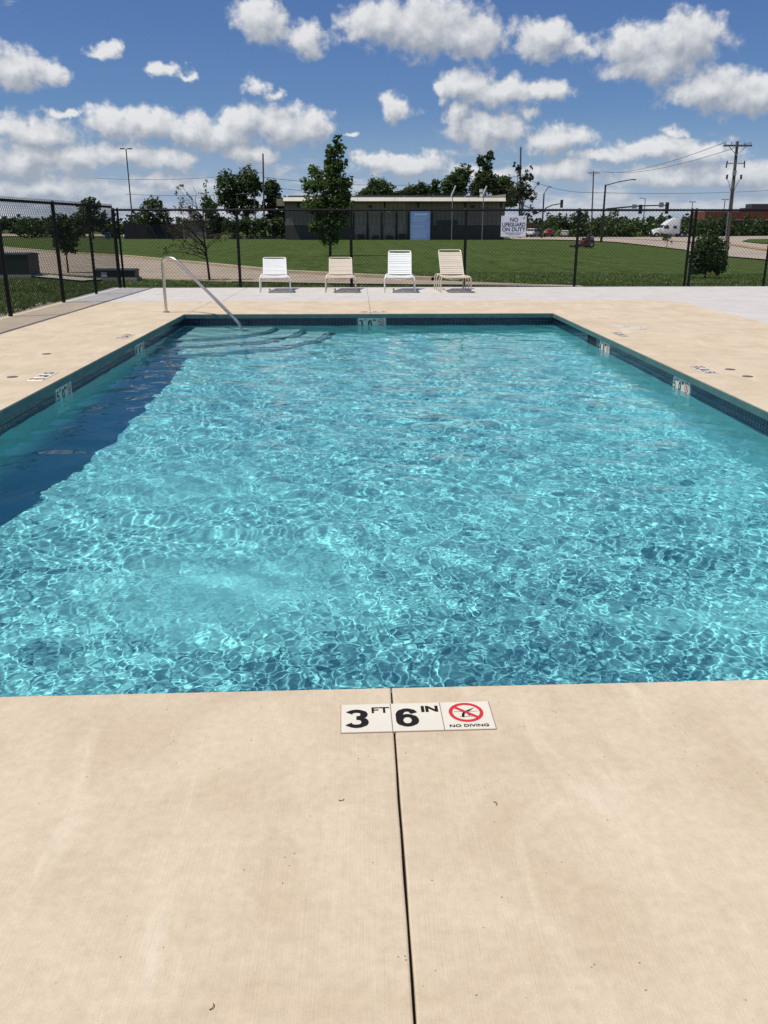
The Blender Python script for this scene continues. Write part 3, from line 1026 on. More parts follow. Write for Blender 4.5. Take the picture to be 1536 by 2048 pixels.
# big dark trees far left of the building
bl = [(-2.9, 0, 8.4, 2.0, 2.0, 2.3), (-3.3, 0, 6.3, 1.6, 1.8, 1.3), (-1.5, 0, 6.2, 1.7, 1.8, 1.2), (.4, 0, 9.2, 1.9, 2, 2.2), (1.4, 0, 8.2, 1.6, 1.6, 1.8), (-.6, 0, 7.6, 1.2, 1.4, 1.2), (-2.0, 0, 4.6, 1.6, 1.5, .9), (.8, 0, 5.2, 1.6, 1.6, 1.2)]
tree('oak_tree', -18.6, 152.0, 'tall dark tree with a lumpy crown behind the withered tree', bl, 9000, 0.22, LEAF_DARK, 21, 5.0, 0.3, 'dark trees left of the building', twigs=3, clump=.2)
bl = [(0, 0, 8.0, 1.5, 1.5, 1.4), (.9, 0, 6.2, 1.6, 1.5, 1.2), (2.4, 0, 5.0, 1.6, 1.5, 1.0), (-.6, 0, 5.4, 1.2, 1.2, 1.2), (.4, 0, 3.8, 1.5, 1.4, .9), (1.8, 0, 3.6, 1.3, 1.2, .8)]
tree('oak_tree', -14.4, 153.0, 'dark tree with a broken crown beside the tall wooden pole left of the building', bl, 5000, 0.22, LEAF_DARK, 22, 4.2, 0.26, 'dark trees left of the building', twigs=3, clump=.2)
bl = [(0, 0, 2.2, 2.3, 1.5, 1.5), (-1.2, 0, 4.4, 1.3, 1.2, 1.6), (-1.4, 0, 6.0, .6, .6, 1.0)]
tree('scrub_tree', -22.8, 148.0, 'small olive green tree rising behind the flat roofed shed', bl, 1500, 0.24, LEAF_GREY, 23, 2.6, 0.16, twigs=4, clump=.22)
for i, (x, r, lb) in enumerate(((-20.2, 1.9, 'low green bush beside the shed left of the building'), (-17.6, 2.1, 'low rounded bush under the tall dark tree'), (-14.6, 2.0, 'low bush between the wooden poles and the building'), (-12.2, 1.7, 'low dark bush against the left end of the building'))):
    bl = [(0, 0, 1.7, r, 1.4, 1.5), (-.8, 0, 2.4, r * .6, 1, 1.0), (.9, 0, 2.2, r * .6, 1, 1.1)]
    tree('bush', x, 147 + i * .7, lb, bl, 1300, 0.22, LEAF_MID if i % 2 else LEAF_DARK, 30 + i, 1.0, 0.1, 'bushes left of the building', cat='bush', twigs=1, clump=.22)
for i, (x, lb) in enumerate(((-44.4, 'round topped green tree on the far lawn at the left'), (-34.1, 'round topped tree rising behind the black windscreened fence'))):
    bl = [(0, 0, 4.4, 2.3, 2.2, 2.0), (-1.2, 0, 3.4, 1.8, 1.6, 1.5), (1.2, 0, 3.4, 1.8, 1.6, 1.5), (.2, 0, 5.6, 1.4, 1.4, 1.2), (0, 0, 2.2, 2.0, 1.8, 1.2)]
    tree('round_tree', x, 151.5, lb, bl, 3600, 0.2, LEAF_DARK, 40 + i, 2.4, 0.16, 'round trees on the left skyline', twigs=1, clump=.16)
for i, (x, y, r, h, lb) in enumerate(((-59.5, 165, 3.2, 3.2, 'wide low bush at the left end of the far lawn'), (-54.0, 168, 2.8, 3.0, 'second low bush from the left on the far lawn'), (-47.5, 175, 2.6, 2.6, 'low bush behind the left fence post on the far lawn'), (-66.5, 190, 4, 3.4, 'broad bush half cut by the left picture edge'))):
    bl = [(0, 0, h * .5, r, 1.8, h * .5), (-r * .5, 0, h * .6, r * .6, 1.4, h * .42), (r * .5, 0, h * .65, r * .6, 1.4, h * .42)]
    tree('bush', x, y, lb, bl, 1500, 0.24, LEAF_MID, 50 + i, 1.0, 0.12, 'bushes on the far left lawn', cat='bush', twigs=1, clump=.2)

# trees behind the building
tb = [(4.0, 172, [(0, 0, 8.8, 2.4, 2, 2.0), (-2.4, 0, 7.4, 1.8, 1.8, 1.5), (1.8, 0, 8.0, 1.8, 1.8, 1.6), (-3.6, 0, 6.2, 1.6, 1.6, 1.2)], 'rounded tree over the roof just right of the tall young tree', LEAF_MID, 2600),
      (10.6, 174, [(0, 0, 8.0, 1.9, 2, 1.6), (1.6, 0, 8.8, 1.2, 1.4, 1.5), (-1.6, 0, 7.6, 1.6, 1.6, 1.3), (3.2, 0, 8.2, .8, .9, 1.3)], 'middle tree over the white roof edge', LEAF_DARK, 2400),
      (14.6, 170, [(0, 0, 9.4, .7, .8, 1.3), (.5, 0, 7.6, .9, .9, 1.2), (-.4, 0, 8.4, .6, .6, .8)], 'narrow tuft of a tree over the roof by the lamp', LEAF_MID, 700),
      (19.6, 175, [(0, 0, 10.6, 2.1, 2, 2.0), (-2.0, 0, 9.4, 1.6, 1.6, 1.8), (1.2, 0, 12.2, 1.4, 1.4, 1.3), (-.6, 0, 8.0, 2.4, 2, 1.5)], 'spreading tree behind the roof left of the tallest tree', LEAF_MID, 3000),
      (24.4, 174, [(0, 0, 10.6, 1.9, 2, 2.0), (.3, 0, 13.0, 1.1, 1.1, 1.3), (-.9, 0, 13.9, .8, .8, 1.0), (.8, 0, 14.8, .9, .9, .9), (1.6, 0, 9.8, 1.8, 1.7, 1.7), (-1.2, 0, 9.0, 1.8, 1.7, 1.7)], 'tallest tree over the roof with a tufted top', LEAF_DARK, 3200),
      (28.6, 176, [(0, 0, 9.4, 1.9, 1.8, 2.0), (1.3, 0, 7.4, 2.0, 1.8, 1.8), (-1, 0, 7.4, 1.8, 1.8, 1.6)], 'dense tree over the right end of the roof', LEAF_DARK, 2200)]
for i, (x, y, bl, lb, lm, nl) in enumerate(tb):
    tree('oak_tree', x, y, lb, bl, int(nl * 2.6), 0.23, lm, 60 + i, 6.5, 0.3, 'trees behind the building', twigs=3, clump=.2)
bl = [(0, 0, 8.5, 1.6, 1.5, 2.2), (1.6, 0, 7.4, 1.5, 1.2, 1.3), (.9, 0, 10.6, 1.0, 1.0, 1.5), (-1.5, 0, 7.2, 1.4, 1.2, 2.0), (2.3, 0, 4.6, 1.4, 1.2, .8), (1.0, 0, 3.4, 1.6, 1.2, .9), (-.8, 0, 11.6, .5, .5, 1.6), (-1.6, 0, 12.2, .3, .3, 1.4), (2.6, 0, 9.2, .6, .6, .6)]
tree('dying_tree', 29.3, 160.0, 'tall tree with many bare pale branches at the right end of the building', bl, 1700, 0.25, LEAF_GREY, 71, 8.0, 0.22, bark=DEAD_BARK, twigs=9, clump=.22, shell=0.2)

# dark wood beyond the road, and the far horizon
rng = np.random.default_rng(77)
bl = []
for x in np.arange(42, 150, 3.2):
    h = 3.6 + rng.uniform(-.8, 1.2) + (0.8 if x < 70 else 0)
    yw = 198 + (x - 45) * .52
    bl.append((x, yw + rng.uniform(-3, 3), -1.6 + h * .38, rng.uniform(2.4, 3.6), 2.5, h * .58))
    bl.append((x + 1.2, yw + 4 + rng.uniform(-3, 3), -1.6 + h * .75, rng.uniform(1.4, 2.4), 2.0, h * .42))
V, F = leaf_cloud(bl, 24000, 0.32, rng, clump=.22, shell=0.2)
tag(link('woods', np_mesh('woods', V, F, LEAF_DARK)), 'dark mass of bushes and trees along the far side of the road', 'woods', kind='stuff')
bl = []
for x in np.arange(-125, -38, 3.4):
    h = 3.5 + rng.uniform(-1.2, 1.4)
    bl.append((x, 262 + rng.uniform(-6, 6), -1.7 + h * .5, rng.uniform(2.6, 3.8), 2.5, h * .58))
    bl.append((x + 1.2, 266 + rng.uniform(-4, 4), -1.7 + h * .75, rng.uniform(1.6, 2.6), 2.0, h * .42))
V, F = leaf_cloud(bl, 12000, 0.46, rng, clump=.22, shell=0.2)
tag(link('woods', np_mesh('woods', V, F, LEAF_DARK)), 'dark band of trees behind the far lawn at the left', 'woods', kind='stuff')
bl = []
for a in np.arange(-180, 180, 0.55):
    d = 640 + rng.uniform(-30, 60)
    x, y = d * math.sin(R(a)), d * math.cos(R(a))
    h = rng.uniform(6.0, 10.5)
    bl.append((x, y, float(TZ(x, y)) + h * .45, rng.uniform(5, 8), rng.uniform(5, 8), h * .6))
V, F = leaf_cloud(bl, 60000, 1.5, rng, clump=.22, shell=0.2, per=10)
FARLEAF = leaf_mat('far_leaves', (0.040, 0.066, 0.040), (0.060, 0.090, 0.050), 0.2, 0.05)
tag(link('treeline', np_mesh('treeline', V, F, FARLEAF)), 'low far tree line along the whole horizon', 'woods', kind='stuff')
for i, (x, y, r, h, lb) in enumerate(((48.5, 178, 2.0, 3.4, 'green bush between the traffic light pole and the road'), (56.5, 186, 1.8, 3.0, 'bush left of the white truck across the road'), (52.5, 190, 2.2, 4.4, 'darker taller bush behind the road between two poles'), (42.5, 205, 2.6, 4.2, 'bush behind the parked red car'), (37.6, 205, 2.4, 4.6, 'bush behind the parked white car'))):
    bl = [(0, 0, h * .45, r, 1.5, h * .45), (-r * .5, 0, h * .6, r * .6, 1.2, h * .4), (r * .5, 0, h * .62, r * .6, 1.2, h * .4)]
    tree('bush', x, y, lb, bl, 900, 0.26, LEAF_MID if i % 2 else LEAF_DARK, 80 + i, .9, .1, 'bushes by the junction', cat='bush', twigs=1, clump=.2)


def grass():
    rng = np.random.default_rng(21)
    n = 90000
    x = rng.uniform(-16, 15, n)
    y = 20.66 + rng.uniform(0, 1, n) ** 1.6 * 9.0
    onpath = np.zeros(n, bool)
    up = np.array(up_edge)[::-1]
    lo = np.array(lo_edge)[::-1]
    yu = np.interp(x, [-27.6, -17.65, -12.23, -6.5, -2.58, .06, 2.15, 3.8, 5.6], [70.6, 54.1, 47, 36.6, 29.3, 26.4, 24.5, 23.2, 22.0])
    yl = np.interp(x, [-22, -15.5, -9.6, -6.49, -3.4, -.6, 2.4, 5.6], [42, 34.5, 28.6, 26.1, 24.2, 23.2, 22.4, 21.6])
    onpath = (y > yl - 0.08) & (y < yu + 0.2) & (x < 5.7)
    x2 = rng.uniform(-9.5, -6.1, n // 4)
    y2 = rng.uniform(6.0, 20.6, n // 4)
    x, y = np.concatenate([x[~onpath], x2]), np.concatenate([y[~onpath], y2])
    z = TZ(x, y)
    m = len(x)
    h = rng.uniform(.025, .060, m)
    a = rng.uniform(0, 6.28, m)
    w = rng.uniform(.007, .014, m)
    lean = rng.normal(0, .045, (m, 2))
    b0 = np.stack([x - np.cos(a) * w, y - np.sin(a) * w, z - .01], -1)
    b1 = np.stack([x + np.cos(a) * w, y + np.sin(a) * w, z - .01], -1)
    t = np.stack([x + lean[:, 0], y + lean[:, 1], z + h], -1)
    V = np.stack([b0, b1, t], 1).reshape(-1, 3)
    F = np.arange(m * 3).reshape(-1, 3)
    g = leaf_mat('grass_blades', (0.062, 0.100, 0.020), (0.125, 0.170, 0.046), 0.3, 1.0)
    tag(link('grass', np_mesh('grass', V, F, g)), 'short green grass blades along the outside of the fence', 'grass', kind='stuff')


grass()


def stones():
    rng = random.Random(31)
    b = MB()
    for _ in range(420):
        x = -5.78 - abs(rng.gauss(0, .16))
        y = rng.uniform(8.0, 17.0)
        s = rng.uniform(.02, .06) * (1.6 if rng.random() < .08 else 1)
        c = Vector((x, y, -0.095 + s * .4))
        vs = []
        for dz, k in ((-.5, .7), (0.1, 1.0), (.6, .6)):
            for i in range(5):
                a = 2 * math.pi * i / 5 + rng.uniform(-.3, .3)
                vs.append(c + Vector((math.cos(a) * s * k * rng.uniform(.7, 1.2), math.sin(a) * s * k * rng.uniform(.7, 1.2), dz * s)))
        fs = [(0, 4, 3, 2, 1), (10, 11, 12, 13, 14)]
        for l in (0, 5):
            fs += [(l + i, l + (i + 1) % 5, l + 5 + (i + 1) % 5, l + 5 + i) for i in range(5)]
        b.add(vs, fs)
    o = b.build('gravel', mat('pale_limestone', (0.42, 0.38, 0.31), 0.9, c2=(0.30, 0.27, 0.22), scale=12))
    tag(o, 'pale stones along the foot of the left fence', 'gravel', kind='stuff')


stones()


# ------------------------------------------------------------------ fence
def zigzag(P, u, length, z0, z1, w, r):
    """woven chain link: every wire a zigzag of thin three sided rods; P start, u unit direction"""
    nw = int(length / w)
    ns = int((z1 - z0) / w)
    V, F = [], []
    nrm = np.array([-u[1], u[0], 0.0])
    ang = [0, 2.094, 4.189]
    us = np.array([u[0], u[1], 0.0])
    V = []
    for k in range(nw):
        ks = np.arange(ns + 1)
        s = k * w + np.where((ks + k) % 2 == 0, 0.0, w)
        off = np.where((ks + k) % 2 == 0, r * .8, -r * .8)
        z = z0 + ks * w
        c = np.array([P[0], P[1], 0.0]) + s[:, None] * us + off[:, None] * nrm + z[:, None] * np.array([0, 0, 1.0])
        ring = np.stack([c + r * (math.cos(a) * us + math.sin(a) * nrm) for a in ang], 1)      # ns+1,3,3
        V.append(ring.reshape(-1, 3))
    V = np.concatenate(V)
    base = (np.arange(nw) * (ns + 1) * 3)[:, None] + (np.arange(ns) * 3)[None, :]
    base = base.reshape(-1)
    F = np.concatenate([np.stack([base + i, base + (i + 1) % 3, base + 3 + (i + 1) % 3, base + 3 + i], -1) for i in range(3)])
    return V, F


def fence(P, Q, posts, label, top, post_h, group=None, wire_r=.0033):
    P, Q = Vector((*P, 0)), Vector((*Q, 0))
    u = (Q - P).normalized()
    L = (Q - P).length
    root = tag(empty('chain_link_fence', P), label, 'fence', group)
    for (s, r) in posts:
        c = P + u * s
        b = MB()
        b.tube([(c.x - P.x, c.y - P.y, -.12), (c.x - P.x, c.y - P.y, post_h)], r, 12)
        b.tube([(c.x - P.x, c.y - P.y, post_h), (c.x - P.x, c.y - P.y, post_h + .025), (c.x - P.x, c.y - P.y, post_h + .045)], r * 1.25, 12, True, r * .5)
        o = b.build('post', FENCE, root, True)
        t = MB()
        for z in ([.15, .5, .9, 1.3, 1.6] if r > .03 else [.3, 1.0, 1.5]):
            t.tube([(c.x - P.x, c.y - P.y, z - .011), (c.x - P.x, c.y - P.y, z + .011)], r + .006, 10)
        t.build('tie', FENCE, o)['kind'] = 'stuff'
    q = Q - P
    MB().tube([(0, 0, top), (q.x, q.y, top)], .025, 10).build('top_rail', FENCE, root, True)
    MB().tube([(0, 0, .06), (q.x, q.y, .06)], .004, 5).build('tension_wire', FENCE, root)
    V, F = zigzag((u.y * .03, -u.x * .03), u, L, .02, top + .06, .040, wire_r)
    o = link('mesh', np_mesh('mesh', V, F, FENCE), root)
    o['kind'] = 'stuff'
    return root


CX, CY = -5.50, 20.45
BX, BY = 15.2, 20.56
fy = lambda x: CY + (x - CX) * (BY - CY) / (BX - CX)
Lb = math.hypot(BX - CX, BY - CY)
fence((CX, CY), (BX, BY), [(0.0, .040), (.10, .026)] + [(x - CX, .033) for x in (-2.73, -.15, 2.48, 5.08)] + [(7.70 - CX, .030), (7.80 - CX, .030), (9.6 - CX, .028), (12.3 - CX, .028), (14.9 - CX, .028)],
      'long black chain link fence along the back of the pool deck', 1.70, 1.70)
fence((-5.66, 6.0), (-5.51, 20.37), [(s, .034) for s in (1.2, 4.6, 8.10, 10.62)] + [(12.66, .030)],
      'black chain link fence running along the left side of the deck', 1.76, 1.76, wire_r=.0042)


# ------------------------------------------------------------------ lettering and depth markers
def text(body, size, m, parent, loc, bold=0.0, wx=1.0, name='lettering', ext=0.0008, align='LEFT', space=1.0):
    """flat print as a mesh, from the built-in face"""
    c = bpy.data.curves.new(name, 'FONT')
    c.body, c.size, c.offset, c.extrude = body, size, bold, ext
    c.align_x, c.align_y = align, 'BOTTOM_BASELINE'
    c.space_character = space
    c.resolution_u = 5
    tmp = bpy.data.objects.new('lettering_source', c)
    me = bpy.data.meshes.new_from_object(tmp)
    bpy.data.objects.remove(tmp)
    me.name = name
    me.materials.clear()
    me.materials.append(m)
    o = link(name, me, parent)
    o.location = loc
    o.scale = (wx, 1, 1)
    return o


def _ell(cx, cy0, rx, ry, a0, a1, n=22):
    return [(cx + rx * math.cos(R(a0 + (a1 - a0) * i / n)), cy0 + ry * math.sin(R(a0 + (a1 - a0) * i / n))) for i in range(n + 1)]


NUMERALS = {
    '3': [_ell(0, .0225, .0235, .0185, 158, -90), _ell(0, -.0195, .0255, .0215, 90, -158)],
    '6': [_ell(0, -.0155, .0235, .0250, 0, 360, 36), [(-.0235, -.016), (-.0235, .012)] + _ell(0, .012, .0235, .0285, 180, 22)],
    '5': [[(.023, .0405), (-.0165, .0405), (-.0205, -.002)], _ell(0, -.0145, .0250, .0265, 138, -155)],
    '0': [_ell(0, 0, .0235, .0405, 0, 360, 40)],
    '4': [[(.0105, -.050), (.0105, .050)], [(.0105, .046), (-.0275, -.0185), (.031, -.0185)]],
}


def numeral(ch, m, parent, x, y, z, w=.0192):
    b = MB()
    for k, pl in enumerate(NUMERALS[ch]):
        V = []
        closed = math.dist(pl[0], pl[-1]) < 1e-6
        for i, p in enumerate(pl):
            p0 = Vector(pl[i - 1] if i else (pl[-2] if closed else pl[0]))
            p1 = Vector(pl[i + 1] if i < len(pl) - 1 else (pl[1] if closed else pl[-1]))
            t = (p1 - p0).normalized()
            sc = 1.0
            wv = w * (1.12 if abs(t.y) > .7 else .90)
            n = Vector((-t.y, t.x)) * wv / 2
            V += [(x + p[0] + n.x, y + p[1] + n.y, z + .00012 * k), (x + p[0] - n.x, y + p[1] - n.y, z + .00012 * k)]
        b.add(V, [(2 * i, 2 * i + 1, 2 * i + 3, 2 * i + 2) for i in range(len(pl) - 1)])
    me = bpy.data.meshes.new('numeral')
    me.from_pydata(b.v, [], b.f)
    me.materials.append(m)
    return link('numeral', me, parent)


def marker(mtx, feet, inches, label, group, wet=False, s=0.150, g=0.0025):
    """three glazed tiles: feet, inches, no diving; local x reads to the right, y up, z out of the face"""
    root = tag(empty('depth_marker'), label, 'depth marker', group)
    root.matrix_world = mtx
    if not wet:
        MB().box((0, 0, -.002), (3 * s + 2 * g + .005, s + .005, .0066)).build('grout_line', mat('sandy_grout', (.26, .21, .15), .95), root)
    out = []
    for i in range(3):
        x = (i - 1) * (s + g)
        tb = MB().box((0, 0, -0.001), (s, s, .010)).mesh('tile', WHITE_TILE, bevel=.0012, segs=1)
        t = link('tile', tb, root)
        t.location = (x, 0, 0)
        if wet: receiver(t)
        out.append(t)
    z = .0045
    bigx = 1.34
    for t, a, bb in ((out[0], feet, 'FT'), (out[1], inches, 'IN')):
        numeral(a, BLACK, t, -.030, -.006, z + .0006)
        text(bb, .044, BLACK, t, (.0135, .023, z), .0006 if bb == 'FT' else .0017, 1.22)
    t = out[2]
    cx, cyy, R0, R1 = -.002, .014, .0525, .0415
    n = 40
    V = []
    for r in (R0, R1):
        V += [(cx + r * math.cos(2 * math.pi * i / n), cyy + r * math.sin(2 * math.pi * i / n), z + .0006) for i in range(n)]
    MB().add(V, [(i, (i + 1) % n, n + (i + 1) % n, n + i) for i in range(n)]).build('ban_ring', RED, t)
    d = Vector((math.cos(R(-42)), math.sin(R(-42))))
    nn = Vector((-d.y, d.x)) * .0052
    c = Vector((cx, cyy))
    q = [c - d * .043 + nn, c - d * .043 - nn, c + d * .043 - nn, c + d * .043 + nn]
    MB().add([(p.x, p.y, z + .0010) for p in q], [(0, 1, 2, 3)]).build('ban_slash', RED, t)
    f = MB()
    zf = z + .0003

    def poly(pts):
        f.add([(cx + x, cyy + y, zf) for x, y in pts], [tuple(range(len(pts)))])
    # diver going in head first: legs up to the right, trunk down, arms and head at the bottom
    poly([(.030, .026), (.010, .006), (-.002, .000), (-.006, .006), (.006, .012)])
    poly([(-.006, .006), (-.002, .000), (-.006, -.012), (-.014, -.008)])
    poly([(-.006, -.012), (-.014, -.010), (-.016, -.020), (-.009, -.022)])
    poly([(.002, -.006), (.005, -.006), (.010, -.020), (.007, -.020)])
    poly([(-.016, -.022), (-.012, -.018), (-.007, -.020), (-.008, -.026), (-.013, -.027)])
    wl = [(-.036 + .006 * i, .004 + (.0016 if i % 2 else -.0004)) for i in range(13)]
    for a, bq in zip(wl, wl[1:]):
        poly([(a[0], a[1] - .0006), (bq[0], bq[1] - .0006), (bq[0], bq[1] + .0006), (a[0], a[1] + .0006)])
    poly([(-.022, -.0232), (.022, -.0232), (.022, -.0220), (-.022, -.0220)])
    f.build('diver_symbol', BLACK, t)['kind'] = 'stuff'
    text('NO DIVING', .0185, BLACK, t, (-.002, -.064, z), .0003, 1.22, align='CENTER')
    return root


def frame3(X, Y, Z, loc):
    m = Matrix.Identity(4)
    for i, a in enumerate((X, Y, Z)):
        for j in range(3): m[j][i] = a[j]
    for j in range(3): m[j][3] = loc[j]
    return m


g1, g2 = 'depth markers set in the deck', 'depth markers on the pool wall'
marker(frame3((0.9998, .018, 0), (-.018, 0.9998, 0), (0, 0, 1), (0.165, 2.224, 0.0)), '3', '6', 'large white depth tiles reading 3 FT 6 IN across the joint of the near deck', g1)
marker(frame3((0, -1, 0), (1, 0, 0), (0, 0, 1), (-3.07, 8.35, 0.0)), '5', '0', 'white depth tiles on the left deck nearest the camera, reading 5 FT 0 IN', g1)
marker(frame3((0, -1, 0), (1, 0, 0), (0, 0, 1), (-3.07, 11.42, 0.0)), '4', '6', 'small white depth tiles on the left deck close to the handrail corner', g1)
marker(frame3((0, 1, 0), (-1, 0, 0), (0, 0, 1), (3.50, 8.56, 0.0)), '5', '0', 'white depth tiles on the right deck beside two small dark lids', g1)
marker(frame3((0, 1, 0), (-1, 0, 0), (0, 0, 1), (3.50, 11.45, 0.0)), '4', '6', 'white depth tiles on the right deck beside two round white lids', g1)
marker(frame3((-1, 0, 0), (0, -1, 0), (0, 0, 1), (0.247, 14.60, 0.0)), '3', '6', 'white depth tiles on the deck at the far edge of the pool', g1)
zc = -0.1495
marker(frame3((1, 0, 0), (0, 0, 1), (0, -1, 0), (0.224, WY1 - .006, zc)), '3', '6', 'white depth tiles on the far pool wall reading 3 FT 6 IN', g2, True)
marker(frame3((0, 1, 0), (0, 0, 1), (1, 0, 0), (WX0 + .006, 8.30, zc)), '5', '0', 'white depth tiles on the shaded left pool wall reading 5 FT 0 IN', g2, True)
marker(frame3((0, 1, 0), (0, 0, 1), (1, 0, 0), (WX0 + .006, 11.35, zc)), '4', '6', 'white depth tiles on the left pool wall nearest the steps', g2, True)
marker(frame3((0, -1, 0), (0, 0, 1), (-1, 0, 0), (WX1 - .006, 8.46, zc)), '5', '0', 'white depth tiles on the right pool wall reading 5 FT 0 IN', g2, True)
marker(frame3((0, -1, 0), (0, 0, 1), (-1, 0, 0), (WX1 - .006, 11.28, zc)), '4', '6', 'white depth tiles on the right pool wall beside the dark skimmer mouth', g2, True)

for i, (x, y, lb) in enumerate(((3.80, 12.42, 'round white skimmer lid on the right deck, farther of two'), (3.95, 12.14, 'round white skimmer lid on the right deck, nearer of two'))):
    r = tag(empty('skimmer_lid', (x, y, 0)), lb, 'lid', 'skimmer lids on the right deck')
    MB().disc((0, 0), .130, .0005, .007, 32).build('cover', WHITE_TILE, r, bevel=.002, segs=1)
    MB().disc((0.06, 0), .012, .0072, .009, 10).build('finger_hole', BLACK, r)

# ------------------------------------------------------------------ handrail
rl = tag(empty('handrail', (-3.21, 14.64, 0)), 'bent polished steel handrail at the steps in the back left pool corner', 'handrail')
pts = bend([(0, 0, -.05), (0.0, 0, .87), (.21, -.11, .88), (1.33, -.72, -.13), (1.345, -.73, -.40)], .09, 8)
MB().tube(pts, .0245, 14).build('rail', STEEL, rl, True)
MB().disc((0, 0), .055, .001, .020, 24).build('base_ring', STEEL, rl, bevel=.006)
b = MB()
b.tube([(1.345, -.73, -.455), (1.345, -.73, -.405)], .032, 14)
b.build('foot_socket', STEEL, rl, True)


# ------------------------------------------------------------------ loungers
def lounger(x, y, rz, ang, white, label):
    pm, sm = (WHITE_PAINT, WHITE_STRAP) if white else (BEIGE_PAINT, BEIGE_STRAP)
    root = tag(empty('pool_lounger', (x, y, 0), rz), label, 'lounger', 'strap loungers in a row before the back fence')
    r = .0125
    hw = .265
    fr = MB()
    for s in (-1, 1):
        fr.tube([(s * hw, .0, .325), (s * hw, 1.32, .325)], r, 8)
    fr.tube(bend([(-hw, .03, .325), (-hw, -.03, .318), (hw, -.03, .318), (hw, .03, .325)], .05, 4), r, 8)
    fr.tube([(-hw, 1.32, .325), (hw, 1.32, .325)], r, 8)
    fr.build('seat_frame', pm, root, True)
    for s in (-1, 1):
        for (ya, yb) in ((.06, .42), (.88, 1.26)):
            leg = bend([(s * (hw + .065), ya, .02), (s * (hw + .055), ya, .30), (s * (hw + .02), ya + .03, .332), (s * (hw + .02), yb - .03, .332), (s * (hw + .055), yb, .30), (s * (hw + .065), yb, .02)], .06, 4)
            o = MB().tube(leg, .0125, 8).build('leg', pm, root, True)
            for yy in (ya, yb):
                MB().tube([(s * (hw + .065), yy, .001), (s * (hw + .065), yy, .035)], .017, 8).build('foot_cap', pm if not white else WHITE_STRAP, o, True)
    cb = MB()
    for yy in (.42, .88):
        cb.tube([(-hw + (2 * hw) * i / 10, yy, .322 - .075 * math.sin(math.pi * i / 10)) for i in range(11)], .011, 7)
    cb.build('cross_brace', pm, root, True)
    # straps of the seat
    piv = .70
    sd = 0.050
    n = 14
    for i in range(n):
        yy = .005 + (piv - .02) * i / (n - 1)
        m = MB()
        N_ = 6
        top, bot = [], []
        for k in range(N_ + 1):
            xx = -hw + 2 * hw * k / N_
            dz = -.018 * math.sin(math.pi * k / N_)
            top.append((xx, dz))
        V = []
        for (xx, dz) in top: V += [(xx, yy - .0215, .3395 + dz), (xx, yy + .0215, .3395 + dz), (xx, yy + .0215, .3345 + dz), (xx, yy - .0215, .3345 + dz)]
        F = [(0, 1, 2, 3), (N_ * 4 + 3, N_ * 4 + 2, N_ * 4 + 1, N_ * 4)]
        for k in range(N_):
            for j in range(4):
                F.append((k * 4 + j, k * 4 + 4 + j, k * 4 + 4 + (j + 1) % 4, k * 4 + (j + 1) % 4))
        m.add(V, F)
        m.build('seat_strap', sm, root)
    # backrest
    ca, sa = math.cos(ang), math.sin(ang)

    def B(xx, t, h=0.0):
        return (xx, piv + t * ca - h * sa, .335 + t * sa + h * ca)
    L = .78
    bw = .250
    bf = MB()
    bf.tube(bend([B(-bw, 0), B(-bw, L), B(bw, L), B(bw, 0)], .06, 6), r, 8)
    o = bf.build('backrest_frame', pm, root, True)
    sp = MB()
    for s in (-1, 1):
        sp.tube([B(s * bw * .8, .42), (s * bw * .8, 1.18, .33)], .008, 6)
    sp.build('prop_bar', pm, root, True)
    n = 13
    gaps = .0575
    for i in range(n):
        t = .045 + gaps * i
        if t > L - .055: break
        h0 = .0135
        wv = .0235 if i % 4 else .0245
        tw = random.uniform(-.002, .002)
        V = []
        for k in range(7):
            xx = -bw - .012 + (2 * bw + .024) * k / 6
            dz = -.008 * math.sin(math.pi * k / 6)
            for (tt, hh) in ((t - wv, h0), (t + wv, h0), (t + wv, h0 - .004), (t - wv, h0 - .004)):
                V.append(B(xx, tt + tw, hh + dz))
        F = [(0, 1, 2, 3), (27, 26, 25, 24)]
        for k in range(6):
            for j in range(4):
                F.append((k * 4 + j, k * 4 + 4 + j, k * 4 + 4 + (j + 1) % 4, k * 4 + (j + 1) % 4))
        MB().add(V, F).build('back_strap', sm, root)
    return root


lounger(-1.77, 18.80, R(5.0), R(26), True, 'white strap lounger with a low back, leftmost of the row')
lounger(-.37, 18.78, R(1.0), R(26), False, 'beige strap lounger with a low back between two white loungers')
lounger(.89, 18.74, R(-2.5), R(39), True, 'white strap lounger with its back raised high')
lounger(2.10, 18.70, R(1.5), R(41), False, 'beige strap lounger turned slightly with its back raised high')


# ------------------------------------------------------------------ signs on the fence
def sign_board(name, x0, x1, z0, z1, m, label, cat='sign', dy=-.05):
    y = fy((x0 + x1) / 2) + dy
    root = tag(empty(name, ((x0 + x1) / 2, y, (z0 + z1) / 2)), label, cat)
    MB().box((0, 0, 0), (x1 - x0, .006, z1 - z0)).build('panel', m, root, bevel=.002, segs=1)
    return root


SIGN_WHITE = mat('white_sign_face', (0.74, 0.76, 0.82), 0.4, var=0.04, scale=3)
SIGN_INK = mat('dark_blue_ink', (0.012, 0.016, 0.040), 0.5)
ws = sign_board('pool_sign', 3.285, 3.865, 1.12, 1.575, SIGN_WHITE, 'white NO LIFEGUARD ON DUTY sign tied to the back fence')
up = Matrix.Rotation(R(90), 4, 'X')


def sign_text(body, size, m, parent, x, z, bold, wx=1.0, align='CENTER', name='lettering'):
    t = text(body, size, m, parent, (x, -.0042, z), bold, wx, name, .0004, align)
    t.rotation_euler = (R(90), 0, 0)
    return t


